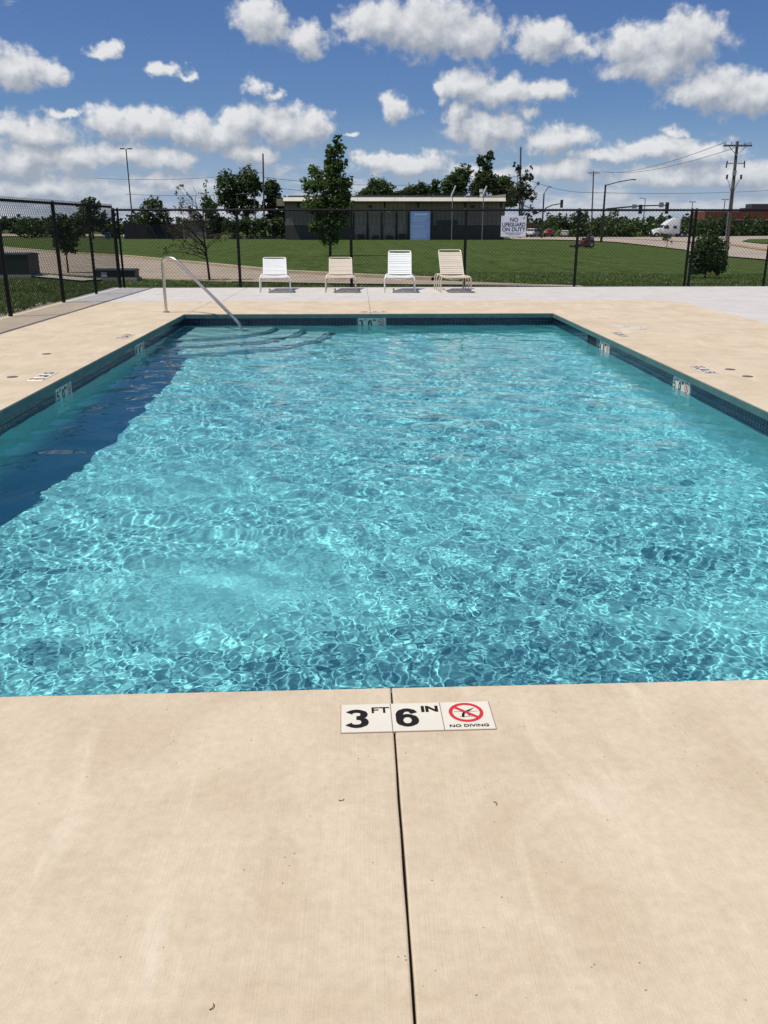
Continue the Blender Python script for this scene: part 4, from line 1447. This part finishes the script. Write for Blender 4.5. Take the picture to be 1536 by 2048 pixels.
sign_text('NO', .118, SIGN_INK, ws, 0, .105, .0032)
sign_text('LIFEGUARD', .118, SIGN_INK, ws, 0, .000, .0032, .88)
sign_text('ON DUTY', .118, SIGN_INK, ws, 0, -.105, .0032)
b = MB()
rs = random.Random(2)
for row, (zz, w) in enumerate(((-.140, .40), (-.162, .36), (-.184, .24))):
    x = -w / 2
    while x < w / 2:
        q = rs.uniform(.012, .035)
        b.box((x + q / 2, -.0038, zz), (q, .001, .008))
        x += q + .008
b.build('small_print', SIGN_INK, ws)['kind'] = 'stuff'
b = MB()
for (x, z) in ((-.27, .21), (.27, .21), (-.27, -.21), (.27, -.21)):
    b.tube([(x, -.012, z - .012), (x + .01, .012, z + .012)], .004, 6)
b.build('tie', FENCE, ws)['kind'] = 'stuff'
b = MB()
b.prism([(.200, .165), (.232, .188), (.250, .212), (.252, .196), (.238, .172), (.226, .158)], 'y', -.0045, -.0035)
b.build('corner_mark', SIGN_INK, ws)

SIGN_BLUE = mat('faded_blue_sign_face', (0.085, 0.19, 0.37), 0.45, c2=(0.115, 0.22, 0.40), scale=5)
SIGN_PRINT = mat('pale_blue_print', (0.32, 0.44, 0.58), 0.5)
bs = sign_board('pool_sign', 1.205, 1.655, 1.05, 1.67, SIGN_BLUE, 'tall blue sign closely printed in pale letters on the back fence')
b = MB()
x = -.13
while x < .13:
    q = rs.uniform(.018, .030)
    b.box((x + q / 2, -.0038, .245), (q, .001, .040))
    x += q + .010
b.build('heading', SIGN_PRINT, bs)['kind'] = 'stuff'
b = MB()
z = .190
while z > -.27:
    w = rs.uniform(.24, .37)
    x = -.19 if rs.random() < .7 else -.15
    e = x + w
    while x < e:
        q = rs.uniform(.010, .045)
        b.box((x + q / 2, -.0038, z), (q, .001, .009))
        x += q + .008
    z -= .0235 if rs.random() < .8 else .04
b.build('small_print', SIGN_PRINT, bs)['kind'] = 'stuff'
b = MB()
for (x, z) in ((-.21, .295), (.21, .295), (-.21, -.295), (.21, -.295)):
    b.tube([(x, -.012, z - .012), (x + .01, .012, z + .012)], .004, 6)
b.build('tie', FENCE, bs)['kind'] = 'stuff'


# ------------------------------------------------------------------ brown building behind the lawn
SIDING = mat('brown_siding', (0.25, 0.21, 0.175), 0.8, var=0.25, scale=1.5)
SIDING_LOW = mat('dark_wainscot', (0.075, 0.066, 0.062), 0.8, var=0.25, scale=2)
FASCIA = mat('cream_fascia', (0.60, 0.56, 0.46), 0.55, var=0.10, scale=0.7)
SOFFIT = mat('dark_soffit', (0.02, 0.019, 0.018), 0.8)
CREAM = mat('cream_metal', (0.62, 0.62, 0.58), 0.4)
BUFF = mat('buff_panel', (0.36, 0.30, 0.225), 0.8, var=0.3, scale=1.2)


def building():
    Y = 132.0
    x0, x1 = -10.6, 21.7
    zb = -0.95
    root = tag(empty('building', (0, Y, 0)), 'long low dark brown building with a cream roof edge across the lawn', 'building')
    D = 9.0
    MB().box(((x0 + x1) / 2, D / 2 + .1, (zb + 4.4) / 2 - .2), (x1 - x0, D, 4.4 - zb + .4)).build('wall', SIDING, root)
    # vertical siding boards with open joints
    pitch = .62
    n = int((x1 - x0 - .1) / pitch)
    bd = MB().box((0, 0, 0), (pitch - .05, .06, 3.18)).mesh('board', SIDING)
    bd2 = MB().box((0, 0, 0), (pitch - .05, .06, 3.18)).mesh('board', BUFF)
    for i in range(n):
        x = x0 + .05 + (i + .5) * (x1 - x0 - .1) / n
        lightp = -1.8 < x < 7.4
        o = link('board', bd2 if lightp else bd, root)
        o.location = (x, .065, 2.78)
    for a, c in ((x0, -.75), (-.6, 1.3), (1.65, 3.4), (3.75, 5.55), (5.9, 7.35), (11.2, x1)):
        MB().box(((a + c) / 2, .05, .1), (c - a - .04, .10, 2.14)).build('wainscot', SIDING_LOW if a > 7.5 or a < -5 else BUFF, root, bevel=.01)
    MB().box(((x0 + x1) / 2, .02, -1.02), (x1 - x0 + .2, .8, .16)).build('footing', mat('pale_footing', (0.34, 0.31, 0.26), 0.9), root)
    for x in (-.57, 1.48, 3.6, 5.73, 7.49, 10.95):
        MB().box((x, -.10, 1.0), (.14, .20, 4.0)).build('partition', SOFFIT, root)
    for x in (-8.6, 4.0, 8.9, 15.8, 21.1):
        MB().box((x, .0, 4.0), (.22, .16, .75)).build('bracket', SOFFIT, root)
    # air conditioners
    for x, w, h in ((.52, .95, .80), (2.66, .95, .62), (4.72, .95, .60), (6.6, 1.05, .86)):
        u = MB().box((x, -.42, -.9 + h / 2), (w, .5, h)).build('condenser', DARK_METAL, root, bevel=.03)
        g = MB()
        for k in range(6):
            g.box((x, -.68, -.9 + h * (.15 + .14 * k)), (w * .86, .02, h * .05))
        g.build('grille', SOFFIT, u)['kind'] = 'stuff'
    for x, z in ((-6.0, 3.3), (-1.0, 3.5), (1.9, 3.75), (16.9, 3.75)):
        MB().box((x, -.06, z), (.5, .2, .32)).build('wall_lamp', DARK_METAL, root, bevel=.03)
    for x, z, w in ((4.56, 3.12, .55), (18.8, 3.28, 1.7)):
        MB().box((x, -.16, z), (w, .3, .24)).build('wall_lamp', CREAM, root, bevel=.03)
    MB().box((13.2, -.1, 1.55), (3.0, .12, .6)).build('sign_panel', mat('dark_teal_panel', (.03, .045, .05), .6), root)
    # doors in the right half
    for x in (9.7,):
        d = MB().box((x, .0, .15), (1.2, .1, 2.3)).build('door', SOFFIT, root, bevel=.01)
        MB().tube([(x + .45, -.07, .1), (x + .45, -.07, .35)], .03, 6).build('handle', GALV, d)
    # roof: cream fascia over a dark soffit, low slope back
    rf = MB()
    rf.prism([(-1.0, 4.36), (-1.0, 4.46), (D + 1, 5.55), (D + 1, 5.3), (.3, 4.38)], 'x', x0 - .1, x1 - .1).build('roof', SOFFIT, root)
    fa = MB()
    seg = 6
    for i in range(seg):
        a, c = x0 - .1 + (x1 - x0) * i / seg, x0 - .1 + (x1 - x0) * (i + 1) / seg
        za = 4.95 + .06 * i / seg
        ob = MB().prism([(-1.10, 4.47), (-.62, 5.0), (-.52, 5.0), (-.95, 4.47)], 'x', a + .015, c - .015).build('fascia_board', FASCIA, root, bevel=.01)
    MB().prism([(x1 - 4.2, 4.995), (x1 - .1, 4.995), (x1 - .1, 5.46)], 'y', -.66, -.54).build('parapet', FASCIA, root)
    MB().box(((x0 + x1) / 2, -.95, 4.38), (x1 - x0, .9, .10)).build('soffit', SOFFIT, root)
    # canopy stub at the left end
    MB().box((x0 - .55, 1.0, 4.3), (1.15, 2.4, .95)).build('canopy', BUFF, root, bevel=.02)
    o = MB().disc((0, 0), .40, 0, .62, 16).build('roof_vent', CREAM, root, True)
    o.location = (18.5, 1.5, 5.1)
    MB().disc((0, 0), .48, .66, 1.10, 16).build('cowl', CREAM, o, True)
    for x, h in ((-6.3, .5), (6.9, .25), (10.5, .2), (15.8, .35)):
        MB().tube([(x, .5, 4.8), (x, .5, 4.98 + h)], .05, 6).build('vent_pipe', CREAM, root)


building()


def lean_lamp(x, y, h, label):
    z = tz(x, y)
    r = tag(empty('lamp_post', (x, y, z)), label, 'lamp post', 'slim lamp posts before the building')
    MB().tube([(0, 0, 0), (0, 0, h)], .06, 8).build('pole', GALV, r, True)
    MB().tube([(-.22, 0, h - .15), (.42, 0, h + 1.35)], .10, 8).build('lamp_head', CREAM, r, True)


lean_lamp(13.55, 128.5, 6.0, 'slim lamp post with a tilted white head before the middle of the brown building')
lean_lamp(18.1, 129.5, 6.0, 'slim lamp post with a tilted white head before the right end of the brown building')

# shed and the black windscreened fence left of it
sh = tag(empty('shed', (-26.3, 150, tz(-26.3, 150))), 'brown flat roofed shed behind the withered tree', 'shed')
MB().box((0, 1.6, 1.45), (5.1, 3.2, 2.9)).build('wall', SIDING, sh)
MB().box((0, 1.6, 3.02), (5.6, 3.7, .22)).build('roof', FASCIA, sh, bevel=.02)
MB().box((1.6, -.03, 1.05), (1.0, .08, 2.1)).build('door', SOFFIT, sh, bevel=.01)
MB().box((-2.62, -.06, 1.4), (.16, .12, 2.8)).build('corner_post', BUFF, sh)
fn = tag(empty('screen_fence', (-38.8, 150, tz(-34, 150))), 'black windscreened fence on the left beyond the lawn', 'fence')
for i in range(5):
    MB().box((1.95 * i + .97, 0, 1.18), (1.90, .05, 2.36)).build('screen', mat('black_screen', (.020, .020, .023), .9, var=.2, scale=2), fn)
for i in range(6):
    MB().tube([(1.95 * i, .06, 0), (1.95 * i, .06, 2.45)], .05, 6).build('post', DARK_METAL, fn)
wl = tag(empty('block_wall', (-18, 149, tz(-16, 149))), 'low pale block wall left of the brown building', 'wall')
for i in range(11):
    for j in range(2):
        o = MB().box(((i + .5 * (j % 2)) * .95 - 3.0, 0, .13 + .25 * j), (.92, .3, .24)).build('block', mat('pale_block', (.38, .35, .29), .9, var=.2, scale=2), wl, bevel=.01)
bn = tag(empty('waste_bin', (-41.6, 150, tz(-41.6, 150))), 'blue wheeled bin on the far lawn left of the black fence', 'bin')
MB().box((0, 0, .48), (.62, .62, .90), 0, 1.12).build('body', mat('blue_plastic', (.03, .09, .26), .5), bn, bevel=.02)
MB().box((0, 0, .97), (.74, .76, .08)).build('lid', mat('blue_plastic'if False else 'blue_lid', (.03, .08, .22), .5), bn, bevel=.02)
hy = tag(empty('hydrant', (-40.2, 151, tz(-40, 151))), 'small dark hydrant by the left end of the black fence', 'hydrant')
MB().disc((0, 0), .16, 0, .62, 12).build('barrel', DARK_METAL, hy)
MB().disc((0, 0), .20, .62, .74, 12).build('bonnet', DARK_METAL, hy, bevel=.03)
MB().tube([(-.26, 0, .45), (.26, 0, .45)], .07, 8).build('outlet', DARK_METAL, hy)

# utility cabinets on the grass
GREENBOX = mat('dark_green_enamel', (0.014, 0.030, 0.022), 0.5, var=.25, scale=3)


def cabinet(x, y, w, d, h, label, sticker=None):
    z = tz(x, y)
    r = tag(empty('utility_cabinet', (x, y, z)), label, 'cabinet', 'green utility cabinets by the driveway')
    MB().box((0, 0, .03), (w + .1, d + .1, .12)).build('plinth', mat('pad_concrete', (.36, .34, .29), .9), r)
    MB().box((0, 0, .09 + (h - .12) / 2), (w, d, h - .12)).build('body', GREENBOX, r, bevel=.012)
    l = MB().prism([(-d / 2 - .02, h - .03), (-d / 2 - .02, h + .01), (0, h + .045), (d / 2 + .02, h + .01), (d / 2 + .02, h - .03)], 'x', -w / 2 - .02, w / 2 + .02).build('lid', GREENBOX, r, bevel=.008)
    MB().box((0, -d / 2 - .006, h * .45), (.012, .012, h * .7)).build('door_seam', DARK_METAL, r)
    for (sx, sz, sw_, shh) in sticker or ():
        MB().box((sx, -d / 2 - .004, sz), (sw_, .006, shh)).build('sticker', mat('paper_sticker', (.60, .62, .60), .6, var=.15, scale=30), r)


cabinet(-10.72, 27.2, 1.75, .9, .68, 'tall dark green utility cabinet at the left edge behind the fence')
cabinet(-6.85, 25.3, 1.12, .5, .29, 'low dark green utility cabinet with a white sticker behind the fence corner', [(-.30, .18, .16, .13)])

# ------------------------------------------------------------------ poles and wires
def utility_pole(x, y, h, label, arm=True, lean=0.0, r=.15, gear=False):
    z = tz(x, y)
    root = tag(empty('utility_pole', (x, y, z)), label, 'utility pole', 'wooden utility poles')
    MB().tube([(0, 0, -.3), (lean * .5, 0, h * .5), (lean, 0, h)], r, 10, True, r * .72).build('pole', POLE_WOOD, root, True)
    if arm:
        zz = h - .35
        MB().box((lean, -.16, zz), (2.45, .11, .14)).build('crossarm', POLE_WOOD, root, bevel=.012)
        for s in (-1, 1):
            MB().tube([(lean + s * .75, -.16, zz - .05), (lean, -.15, zz - .75)], .03, 6).build('brace', GALV, root)
        for q in (-1.1, -.55, .55, 1.1):
            i = MB()
            i.tube([(lean + q, -.16, zz + .07), (lean + q, -.16, zz + .15), (lean + q, -.16, zz + .17), (lean + q, -.16, zz + .28)], .045, 8)
            i.build('insulator', mat('grey_porcelain', (.25, .25, .27), .3), root)
    if gear:
        for s in (-1, 1):
            MB().box((lean + s * .5, -.15, h - 1.75), (.62, .06, .08)).build('bracket', GALV, root)
            g = MB().tube([(lean + s * .78, -.2, h - 2.1), (lean + s * .74, -.2, h - 1.55)], .055, 8).build('fuse', DARK_METAL, root)
            MB().tube([(lean + s * .62, -.2, h - 3.0), (lean + s * .60, -.2, h - 2.65)], .09, 8).build('arrester', DARK_METAL, root)
            MB().tube([Vector((lean + s * (.62 - .48 * t), -.2, h - 3.0 - 1.0 * t ** 1.6)) for t in (0, .25, .5, .75, 1)], .02, 5).build('lead', WIRE, root)
        MB().box((lean, -.18, h - 2.5), (.28, .2, .4)).build('bracket', GALV, root)
        MB().tube([(lean * .6 - .16, -.12, .1), (lean * .8 - .14, -.12, h * .62)], .035, 6).build('conduit', GALV, root)
    return root


def street_pole(x, y, h, label, arm, col=DARK_METAL, r=.11, head=.7, cat='street lamp', grp='street lamps round the junction'):
    z = tz(x, y)
    root = tag(empty('street_lamp', (x, y, z)), label, cat, grp)
    MB().tube([(0, 0, 0), (0, 0, h)], r, 10, True, r * .65).build('pole', col, root, True)
    MB().tube([(0, 0, h - .1), (arm[0] * .5, 0, h + arm[1] * .55), (arm[0], 0, h + arm[1])], .06, 8).build('arm', col, root, True)
    s = 1 if arm[0] > 0 else -1
    MB().box((arm[0] + s * head * .4, 0, h + arm[1]), (head, .3, .14), 0, .8).build('lamp_head', col, root, bevel=.03)
    return root


def tee_lamp(x, y, h, w, label):
    z = tz(x, y)
    root = tag(empty('parking_lamp', (x, y, z)), label, 'street lamp', 'twin headed lamps on tall posts')
    MB().tube([(0, 0, 0), (0, 0, h)], .12, 10, True, .085).build('pole', DARK_METAL, root, True)
    for s in (-1, 1):
        MB().box((s * w * .30, 0, h + .02), (w * .36, .32, .16)).build('lamp_head', DARK_METAL, root, bevel=.03)
    MB().tube([(-w * .2, 0, h - .02), (w * .2, 0, h - .02)], .04, 6).build('arm', DARK_METAL, root)


pA = utility_pole(32.55, 77.5, 9.35, 'tall wooden utility pole with crossarm and hanging fuses at the right by the road', True, -.25, .16, True)
utility_pole(50.0, 190, 13.2, 'wooden utility pole with a crossarm beyond the parked cars', True, -.5, .17)
utility_pole(29.35, 161.5, 15.3, 'bare topped wooden pole rising through the dying tree', False, -.5, .19)
utility_pole(-15.6, 150, 13.2, 'tall bare wooden pole before the dark trees left of the building', False, .35, .17)
utility_pole(-16.9, 149, 7.4, 'short thin wooden pole left of the tall bare one', False, .1, .11)
tee_lamp(-38.5, 155, 14.3, 2.1, 'tall black twin headed lamp post at the left against the clouds')
tee_lamp(82.4, 220, 8.0, 1.6, 'twin headed lamp post beyond the white truck')
tee_lamp(90.4, 220, 8.6, 1.8, 'twin headed lamp post left of the red brick building')
street_pole(70.6, 220, 8.8, 'far lamp post between the traffic light and the truck', (-.9, .05), r=.12)
lp = street_pole(33.0, 120, 7.3, 'dark street lamp with a long rising arm over the mast of traffic lights', (3.4, .62), r=.17)
lq = street_pole(31.05, 150, 7.2, 'dark street lamp with a short upturned arm beside the parked white car', (.75, 1.0), r=.16, head=.5)


def signal_mast(x, y, zr, pts, lights, signs, label):
    z = tz(x, y)
    root = tag(empty('traffic_light', (x, y, z)), label, 'traffic light', 'traffic lights at the junction')
    MB().tube(pts, .13, 10, True, .07).build('mast_arm', DARK_METAL, root, True)
    for (lx, lz, h) in lights:
        hd = MB().box((lx, -.14, lz), (.42, .30, h)).build('signal_head', DARK_METAL, root, bevel=.03)
        for k in (-1, 0, 1):
            MB().tube([(lx, -.29, lz + k * h * .3), (lx, -.40, lz + k * h * .3)], h * .12, 10).build('visor', DARK_METAL, hd)
    for (sx, sz, w, h) in signs:
        MB().box((sx, -.16, sz), (w, .04, h)).build('sign_plate', mat('grey_sign_back', (.20, .20, .21), .5), root)


z0 = tz(33.05, 119)
signal_mast(33.05, 119, 0, [(.0, 0, 3.55 - z0 - .4), (.1, 0, 3.45 - z0 - .2), (4.4, 0, 3.62 - z0), (8.3, 0, 3.72 - z0)], [(4.55, 3.2 - z0, 1.15), (8.1, 3.35 - z0, 1.45)], [(3.7, 3.55 - z0, .62, .5), (7.3, 3.75 - z0, .62, .62)], 'long traffic light mast arm over the road with two signal heads')
z0 = tz(31.1, 149)
signal_mast(31.1, 149, 0, [(.0, 0, 3.2 - z0), (.1, 0, 3.8 - z0), (1.2, 0, 4.3 - z0), (2.75, 0, 4.55 - z0)], [(2.75, 4.5 - z0, 1.25)], [], 'short traffic light mast arm above the parked cars with one signal head')


def wire(pts, sag, r, label):
    out = []
    for a, b in zip(pts, pts[1:]):
        a, b = Vector(a), Vector(b)
        for i in range(12):
            t = i / 12
            out.append(a.lerp(b, t) - Vector((0, 0, sag * 4 * t * (1 - t))))
    out.append(Vector(pts[-1]))
    o = MB().tube(out, r, 4).build('power_line', WIRE)
    tag(o, label, 'power line', 'power lines')


zA = tz(32.55, 77.5)
wire([(31.2, 77.4, zA + 9.25), (48.9, 190, 11.9)], 1.2, .022, 'power line from the left tip of the gear hung crossarm to the far pole')
wire([(33.4, 77.4, zA + 9.25), (50.9, 190, 11.9)], 1.2, .022, 'power line from the right tip of the gear hung crossarm to the far pole')
wire([(28.9, 161.5, 9.4), (49.7, 190, 7.6), (120, 230, 10.5)], .8, .035, 'lower power line running right from the dying tree across the sky')
wire([(-15.4, 150, 8.6), (28.9, 161.5, 9.4)], 1.4, .03, 'power line over the brown building between two bare poles')
wire([(-15.4, 150, 7.2), (28.9, 161.5, 7.6)], 1.4, .03, 'lower power line over the brown building')
wire([(-40, 158, 6.2), (-16.8, 149, 6.1)], .3, .035, 'pale looking line from the short pole off to the left')
wire([(-45, 158, 8.8), (-15.4, 150, 9.3)], .6, .03, 'power line from the tall bare pole off to the left')


# ------------------------------------------------------------------ brick building at the right
def brick_building():
    x0, x1, Y = 90.5, 120.0, 232.0
    z = tz(100, Y)
    root = tag(empty('brick_building', (0, Y, z)), 'red brick building with a grey roof unit beyond the road at the right', 'building')
    RB = mat('red_brick', (0.24, 0.070, 0.040), 0.85, var=0.3, scale=0.8)
    MB().box(((x0 + x1) / 2, 5, 4.95), (x1 - x0, 10, 2.1)).build('brick_band', RB, root)
    MB().box(((x0 + x1) / 2, 5.3, 1.95), (x1 - x0 - .4, 9.4, 3.9)).build('wall', mat('brown_brick', (0.12, 0.072, 0.050), .85, var=.3, scale=1), root)
    MB().box(((x0 + x1) / 2, -.1, 3.88), (x1 - x0, .3, .16)).build('string_course', mat('limestone_band', (.42, .38, .32), .8), root)
    for i in range(17):
        x = x0 + 1.0 + 1.7 * i
        MB().box((x, .35, 2.0), (.42, .4, 3.6)).build('pier', mat('buff_brick', (0.20, 0.135, 0.09), .85), root)
        w = MB().box((x + .85, .56, 2.2), (1.0, .08, 2.4)).build('window', GLASS_DARK, root)
    MB().box((108.2, 4, 6.95), (9.5, 4, 1.9)).build('roof_unit', mat('dark_grey_unit', (.05, .052, .056), .6), root, bevel=.1)
    MB().box((102.6, 4, 6.45), (1.6, 3, .9)).build('roof_unit', mat('dark_grey_unit', (.05, .052, .056), .6), root, bevel=.1)


brick_building()


# ------------------------------------------------------------------ vehicles
def wheel(parent, x, y, r, w):
    t = MB().tube([(x, y - w / 2, r), (x, y + w / 2, r)], r, 18).build('wheel', RUBBER, parent, True)
    MB().tube([(x, y - w / 2 - .012, r), (x, y + w / 2 + .012, r)], r * .58, 14).build('rim', GALV, t, True)


def car(x, y, rz, col, kind, label, z=None):
    """nose points along local -x"""
    root = tag(empty('parked_car', (x, y, tz(x, y) + .06 if z is None else z), rz), label, 'car', 'cars parked beyond the lawn')
    m = mat('car_paint_' + kind, col, 0.25, spec=.6)
    L, W = (4.6, 1.85) if kind != 'sedan' else (4.7, 1.8)
    if kind == 'sedan':
        low = [(-2.3, .3), (-2.35, .62), (-1.6, .86), (-1.0, .92), (1.5, .98), (2.25, .93), (2.35, .55), (2.3, .3)]
        cab = [(-1.05, .90), (-.35, 1.38), (.95, 1.42), (1.65, .97)]
    elif kind == 'suv_white':
        low = [(-2.3, .36), (-2.35, .75), (-1.5, 1.02), (-1.0, 1.08), (2.2, 1.12), (2.3, .7), (2.28, .36)]
        cab = [(-1.1, 1.06), (-.45, 1.70), (2.0, 1.74), (2.22, 1.10)]
    else:
        low = [(-2.2, .34), (-2.25, .75), (-1.4, 1.0), (-.9, 1.06), (2.1, 1.10), (2.22, .65), (2.2, .34)]
        cab = [(-1.0, 1.04), (-.3, 1.62), (1.6, 1.64), (2.12, 1.08)]
    MB().prism(low, 'y', -W / 2, W / 2).build('body', m, root, True, bevel=.06)
    c = MB()
    c.prism(cab, 'y', -W / 2 + .10, W / 2 - .10)
    c.v = [(vx, vy * (.86 if vz > 1.2 else 1.0), vz) for vx, vy, vz in c.v]
    c.build('cabin', m, root, True, bevel=.05)
    (ax, az), (bx, bz), (cx, cz), (dx, dz) = cab
    for s in (-1, 1):
        q = [(ax + .22, az + .06), (bx + .10, bz - .12), ((bx + cx) / 2 - .05, bz - .10), ((ax + dx) / 2 - .05, az + .06)]
        q2 = [((ax + dx) / 2 + .05, az + .06), ((bx + cx) / 2 + .05, bz - .10), (cx - .08, cz - .12), (dx - .22, dz + .06)]
        for qq in (q, q2):
            o = MB()
            o.v = []
            yy = lambda zv: s * ((W / 2 - .10) * (1 if zv < 1.2 else .86 if zv > 1.3 else .93) + .012)
            o.add([(px, s * (W / 2 - .10) * (1.0 - .14 * max(0, min(1, (pz - az) / (bz - az)))) + s * .012, pz) for px, pz in qq], [(0, 1, 2, 3)])
            o.build('window', GLASS_DARK, root)
    e = .02
    MB().add([(ax - e + .12, -W * .40, az + .06), (ax - e + .12, W * .40, az + .06), (bx - e - .02, W * .35, bz - .08), (bx - e - .02, -W * .35, bz - .08)], [(0, 1, 2, 3)]).build('windscreen', GLASS_DARK, root)
    MB().add([(dx + e - .06, -W * .40, dz + .10), (dx + e - .06, W * .40, dz + .10), (cx + e + .04, W * .35, cz - .10), (cx + e + .04, -W * .35, cz - .10)], [(0, 1, 2, 3)]).build('rear_window', GLASS_DARK, root)
    for s in (-1, 1):
        MB().box((low[-2][0] + .01, s * W * .40, .82), (.06, .22, .26)).build('tail_light', mat('red_lens', (.35, .02, .02), .3), root)
        MB().box((low[1][0] + .05, s * W * .38, .68), (.06, .32, .14)).build('headlight', mat('clear_lens', (.6, .6, .58), .15), root)
    MB().box((low[-2][0] + .02, 0, .46), (.12, W * .96, .2)).build('bumper', DARK_METAL if kind != 'sedan' else m, root, bevel=.03)
    for xx in (-1.45, 1.4):
        for s in (-1, 1):
            wheel(root, xx, s * (W / 2 - .10), .34, .22)


car(36.9, 187, R(-118), (.70, .70, .68), 'suv_white', 'white sport utility car parked at the right end of the brown building')
car(40.6, 188.5, R(-108), (.20, .010, .022), 'suv_red', 'dark red car parked between the white car and the silver sedan')
car(44.8, 192, R(-106), (.36, .35, .33), 'sedan', 'silver grey sedan parked at the right end of the row')
tk = tag(empty('box_truck', (37.6, 198, tz(37.6, 198)), R(0)), 'brown box truck behind the parked white car', 'truck')
MB().box((0, 0, 1.75), (4.6, 2.2, 1.7)).build('box', mat('brown_tarp', (.10, .045, .03), .8), tk, bevel=.04)
MB().prism([(-2.35, .6), (-3.6, .6), (-3.6, 1.3), (-3.1, 1.5), (-2.7, 2.3), (-2.35, 2.3)], 'y', -1.0, 1.0).build('cab', mat('tan_cab', (.35, .26, .18), .5), tk, bevel=.05)
for xx in (-3.0, 1.4):
    for s in (-1, 1): wheel(tk, xx, s * .95, .42, .28)


def semi():
    root = tag(empty('semi_truck', (65.4, 189, tz(65.4, 189) + .08), R(6)), 'white semi truck tractor with a tall sleeper cab on the road', 'truck')
    m = mat('truck_white_paint', (.78, .78, .76), .22, spec=.6)
    # local -x is the nose
    cab = MB().prism([(-.9, 1.0), (-.95, 1.9), (-.55, 2.55), (.1, 3.1), (.9, 3.62), (1.9, 3.85), (2.9, 3.85), (2.9, .75), (-.3, .75)], 'y', -1.2, 1.2)
    cab.v = [(x, y * (1 - .10 * max(0, (z - 2.4) / 1.5)), z) for x, y, z in cab.v]
    cab.build('cab', m, root, True, bevel=.10)
    hd = MB().prism([(-3.0, .8), (-3.05, 1.15), (-2.7, 1.52), (-1.6, 1.80), (-.92, 1.95), (-.92, .9)], 'y', -.82, .82)
    hd.build('hood', m, root, True, bevel=.12)
    for s in (-1, 1):
        f = MB().prism([(-2.95, .62), (-2.8, 1.0), (-2.3, 1.22), (-1.7, 1.15), (-1.35, .62), (-1.5, .62), (-1.75, .95), (-2.2, 1.0), (-2.6, .9), (-2.75, .62)], 'y', s * .78, s * 1.18)
        f.build('fender', m, root, bevel=.03)
        MB().box((-2.98, s * .62, 1.0), (.12, .34, .24)).build('headlight', mat('clear_lens', (.6, .6, .58), .15), root, bevel=.03)
        MB().add([(-.72, s * 1.215, 1.85), (-.40, s * 1.195, 2.45), (.35, s * 1.195, 2.45), (.35, s * 1.215, 1.75), (-.6, s * 1.215, 1.75)], [(0, 1, 2, 3, 4)]).build('side_window', GLASS_DARK, root)
        MB().box((1.75, s * 1.20, 2.05), (.75, .05, .55)).build('sleeper_window', GLASS_DARK, root, bevel=.01)
        MB().tube([(.4, s * 1.05, .62), (1.9, s * 1.05, .62)], .30, 14).build('fuel_tank', GALV, root, True)
        MB().box((-.75, s * 1.42, 2.15), (.12, .22, .62)).build('mirror', DARK_METAL, root, bevel=.02)
        MB().tube([(3.05, s * .95, .8), (3.05, s * .95, 3.7)], .07, 8).build('exhaust_stack', GALV, root, True)
        for xx in (-2.15, 3.5, 4.8): wheel(root, xx, s * .95, .50, .32)
    MB().add([(-.98, -1.0, 1.95), (-.98, 1.0, 1.95), (-.62, .98, 2.52), (-.62, -.98, 2.52)], [(0, 1, 2, 3)]).build('windscreen', GLASS_DARK, root)
    MB().box((-3.06, 0, 1.15), (.06, .9, .62)).build('grille', DARK_METAL, root, bevel=.02)
    MB().box((-3.12, 0, .58), (.22, 2.3, .36)).build('bumper', DARK_METAL, root, bevel=.05)
    MB().box((3.0, 0, .78), (5.2, .9, .26)).build('chassis', DARK_METAL, root)
    MB().box((4.2, 0, 1.02), (1.1, .9, .12)).build('fifth_wheel', DARK_METAL, root, bevel=.03)


semi()


def mower():
    root = tag(empty('riding_mower', (20.3, 80, tz(20.3, 80)), R(8)), 'red riding mower parked on the mown lawn', 'mower')
    red = mat('mower_red', (.095, .034, .028), .5)
    MB().prism([(-1.0, .10), (-1.0, .26), (-.6, .34), (.45, .34), (.55, .10)], 'y', -.62, .62).build('mower_deck', red, root, bevel=.03)
    MB().prism([(-.1, .34), (-.1, .62), (.1, .72), (.95, .72), (.98, .40), (.6, .34)], 'y', -.42, .42).build('body', red, root, bevel=.05)
    MB().prism([(.0, .72), (.0, .84), (.42, .84), (.50, 1.18), (.60, 1.18), (.56, .72)], 'y', -.28, .28).build('seat', RUBBER, root, bevel=.04)
    e = MB().box((.80, 0, .86), (.42, .5, .30)).build('engine', GALV, root, bevel=.06)
    MB().disc((.80, 0), .14, 1.01, 1.10, 14).build('air_filter', DARK_METAL, e)
    for s in (-1, 1):
        wheel(root, .62, s * .52, .28, .26)
        wheel(root, -.86, s * .42, .15, .12)
        MB().tube(bend([(-.02, s * .34, .6), (-.10, s * .34, .98), (-.10, s * .06, 1.0)], .05, 3), .022, 6).build('control_lever', DARK_METAL, root)


mower()


# scraps on the near deck
for (x, y, a, lb) in ((-.055, 1.84, .3, 'tiny curled twig on the near deck left of the joint'), (-.29, 1.235, 1.2, 'tiny dark scrap on the near deck close to the bottom edge'), (.34, 1.815, 2.0, 'tiny dark speck of leaf on the near deck right of the joint')):
    t = tag(empty('curled_twig', (x, y, .0015), a), lb, 'twig', 'scraps on the near deck')
    MB().tube([(-.007, .002, 0), (-.003, -.002, .001), (.003, -.0025, .0015), (.007, .002, .001)], .0009, 5).build('stem', BARK, t)
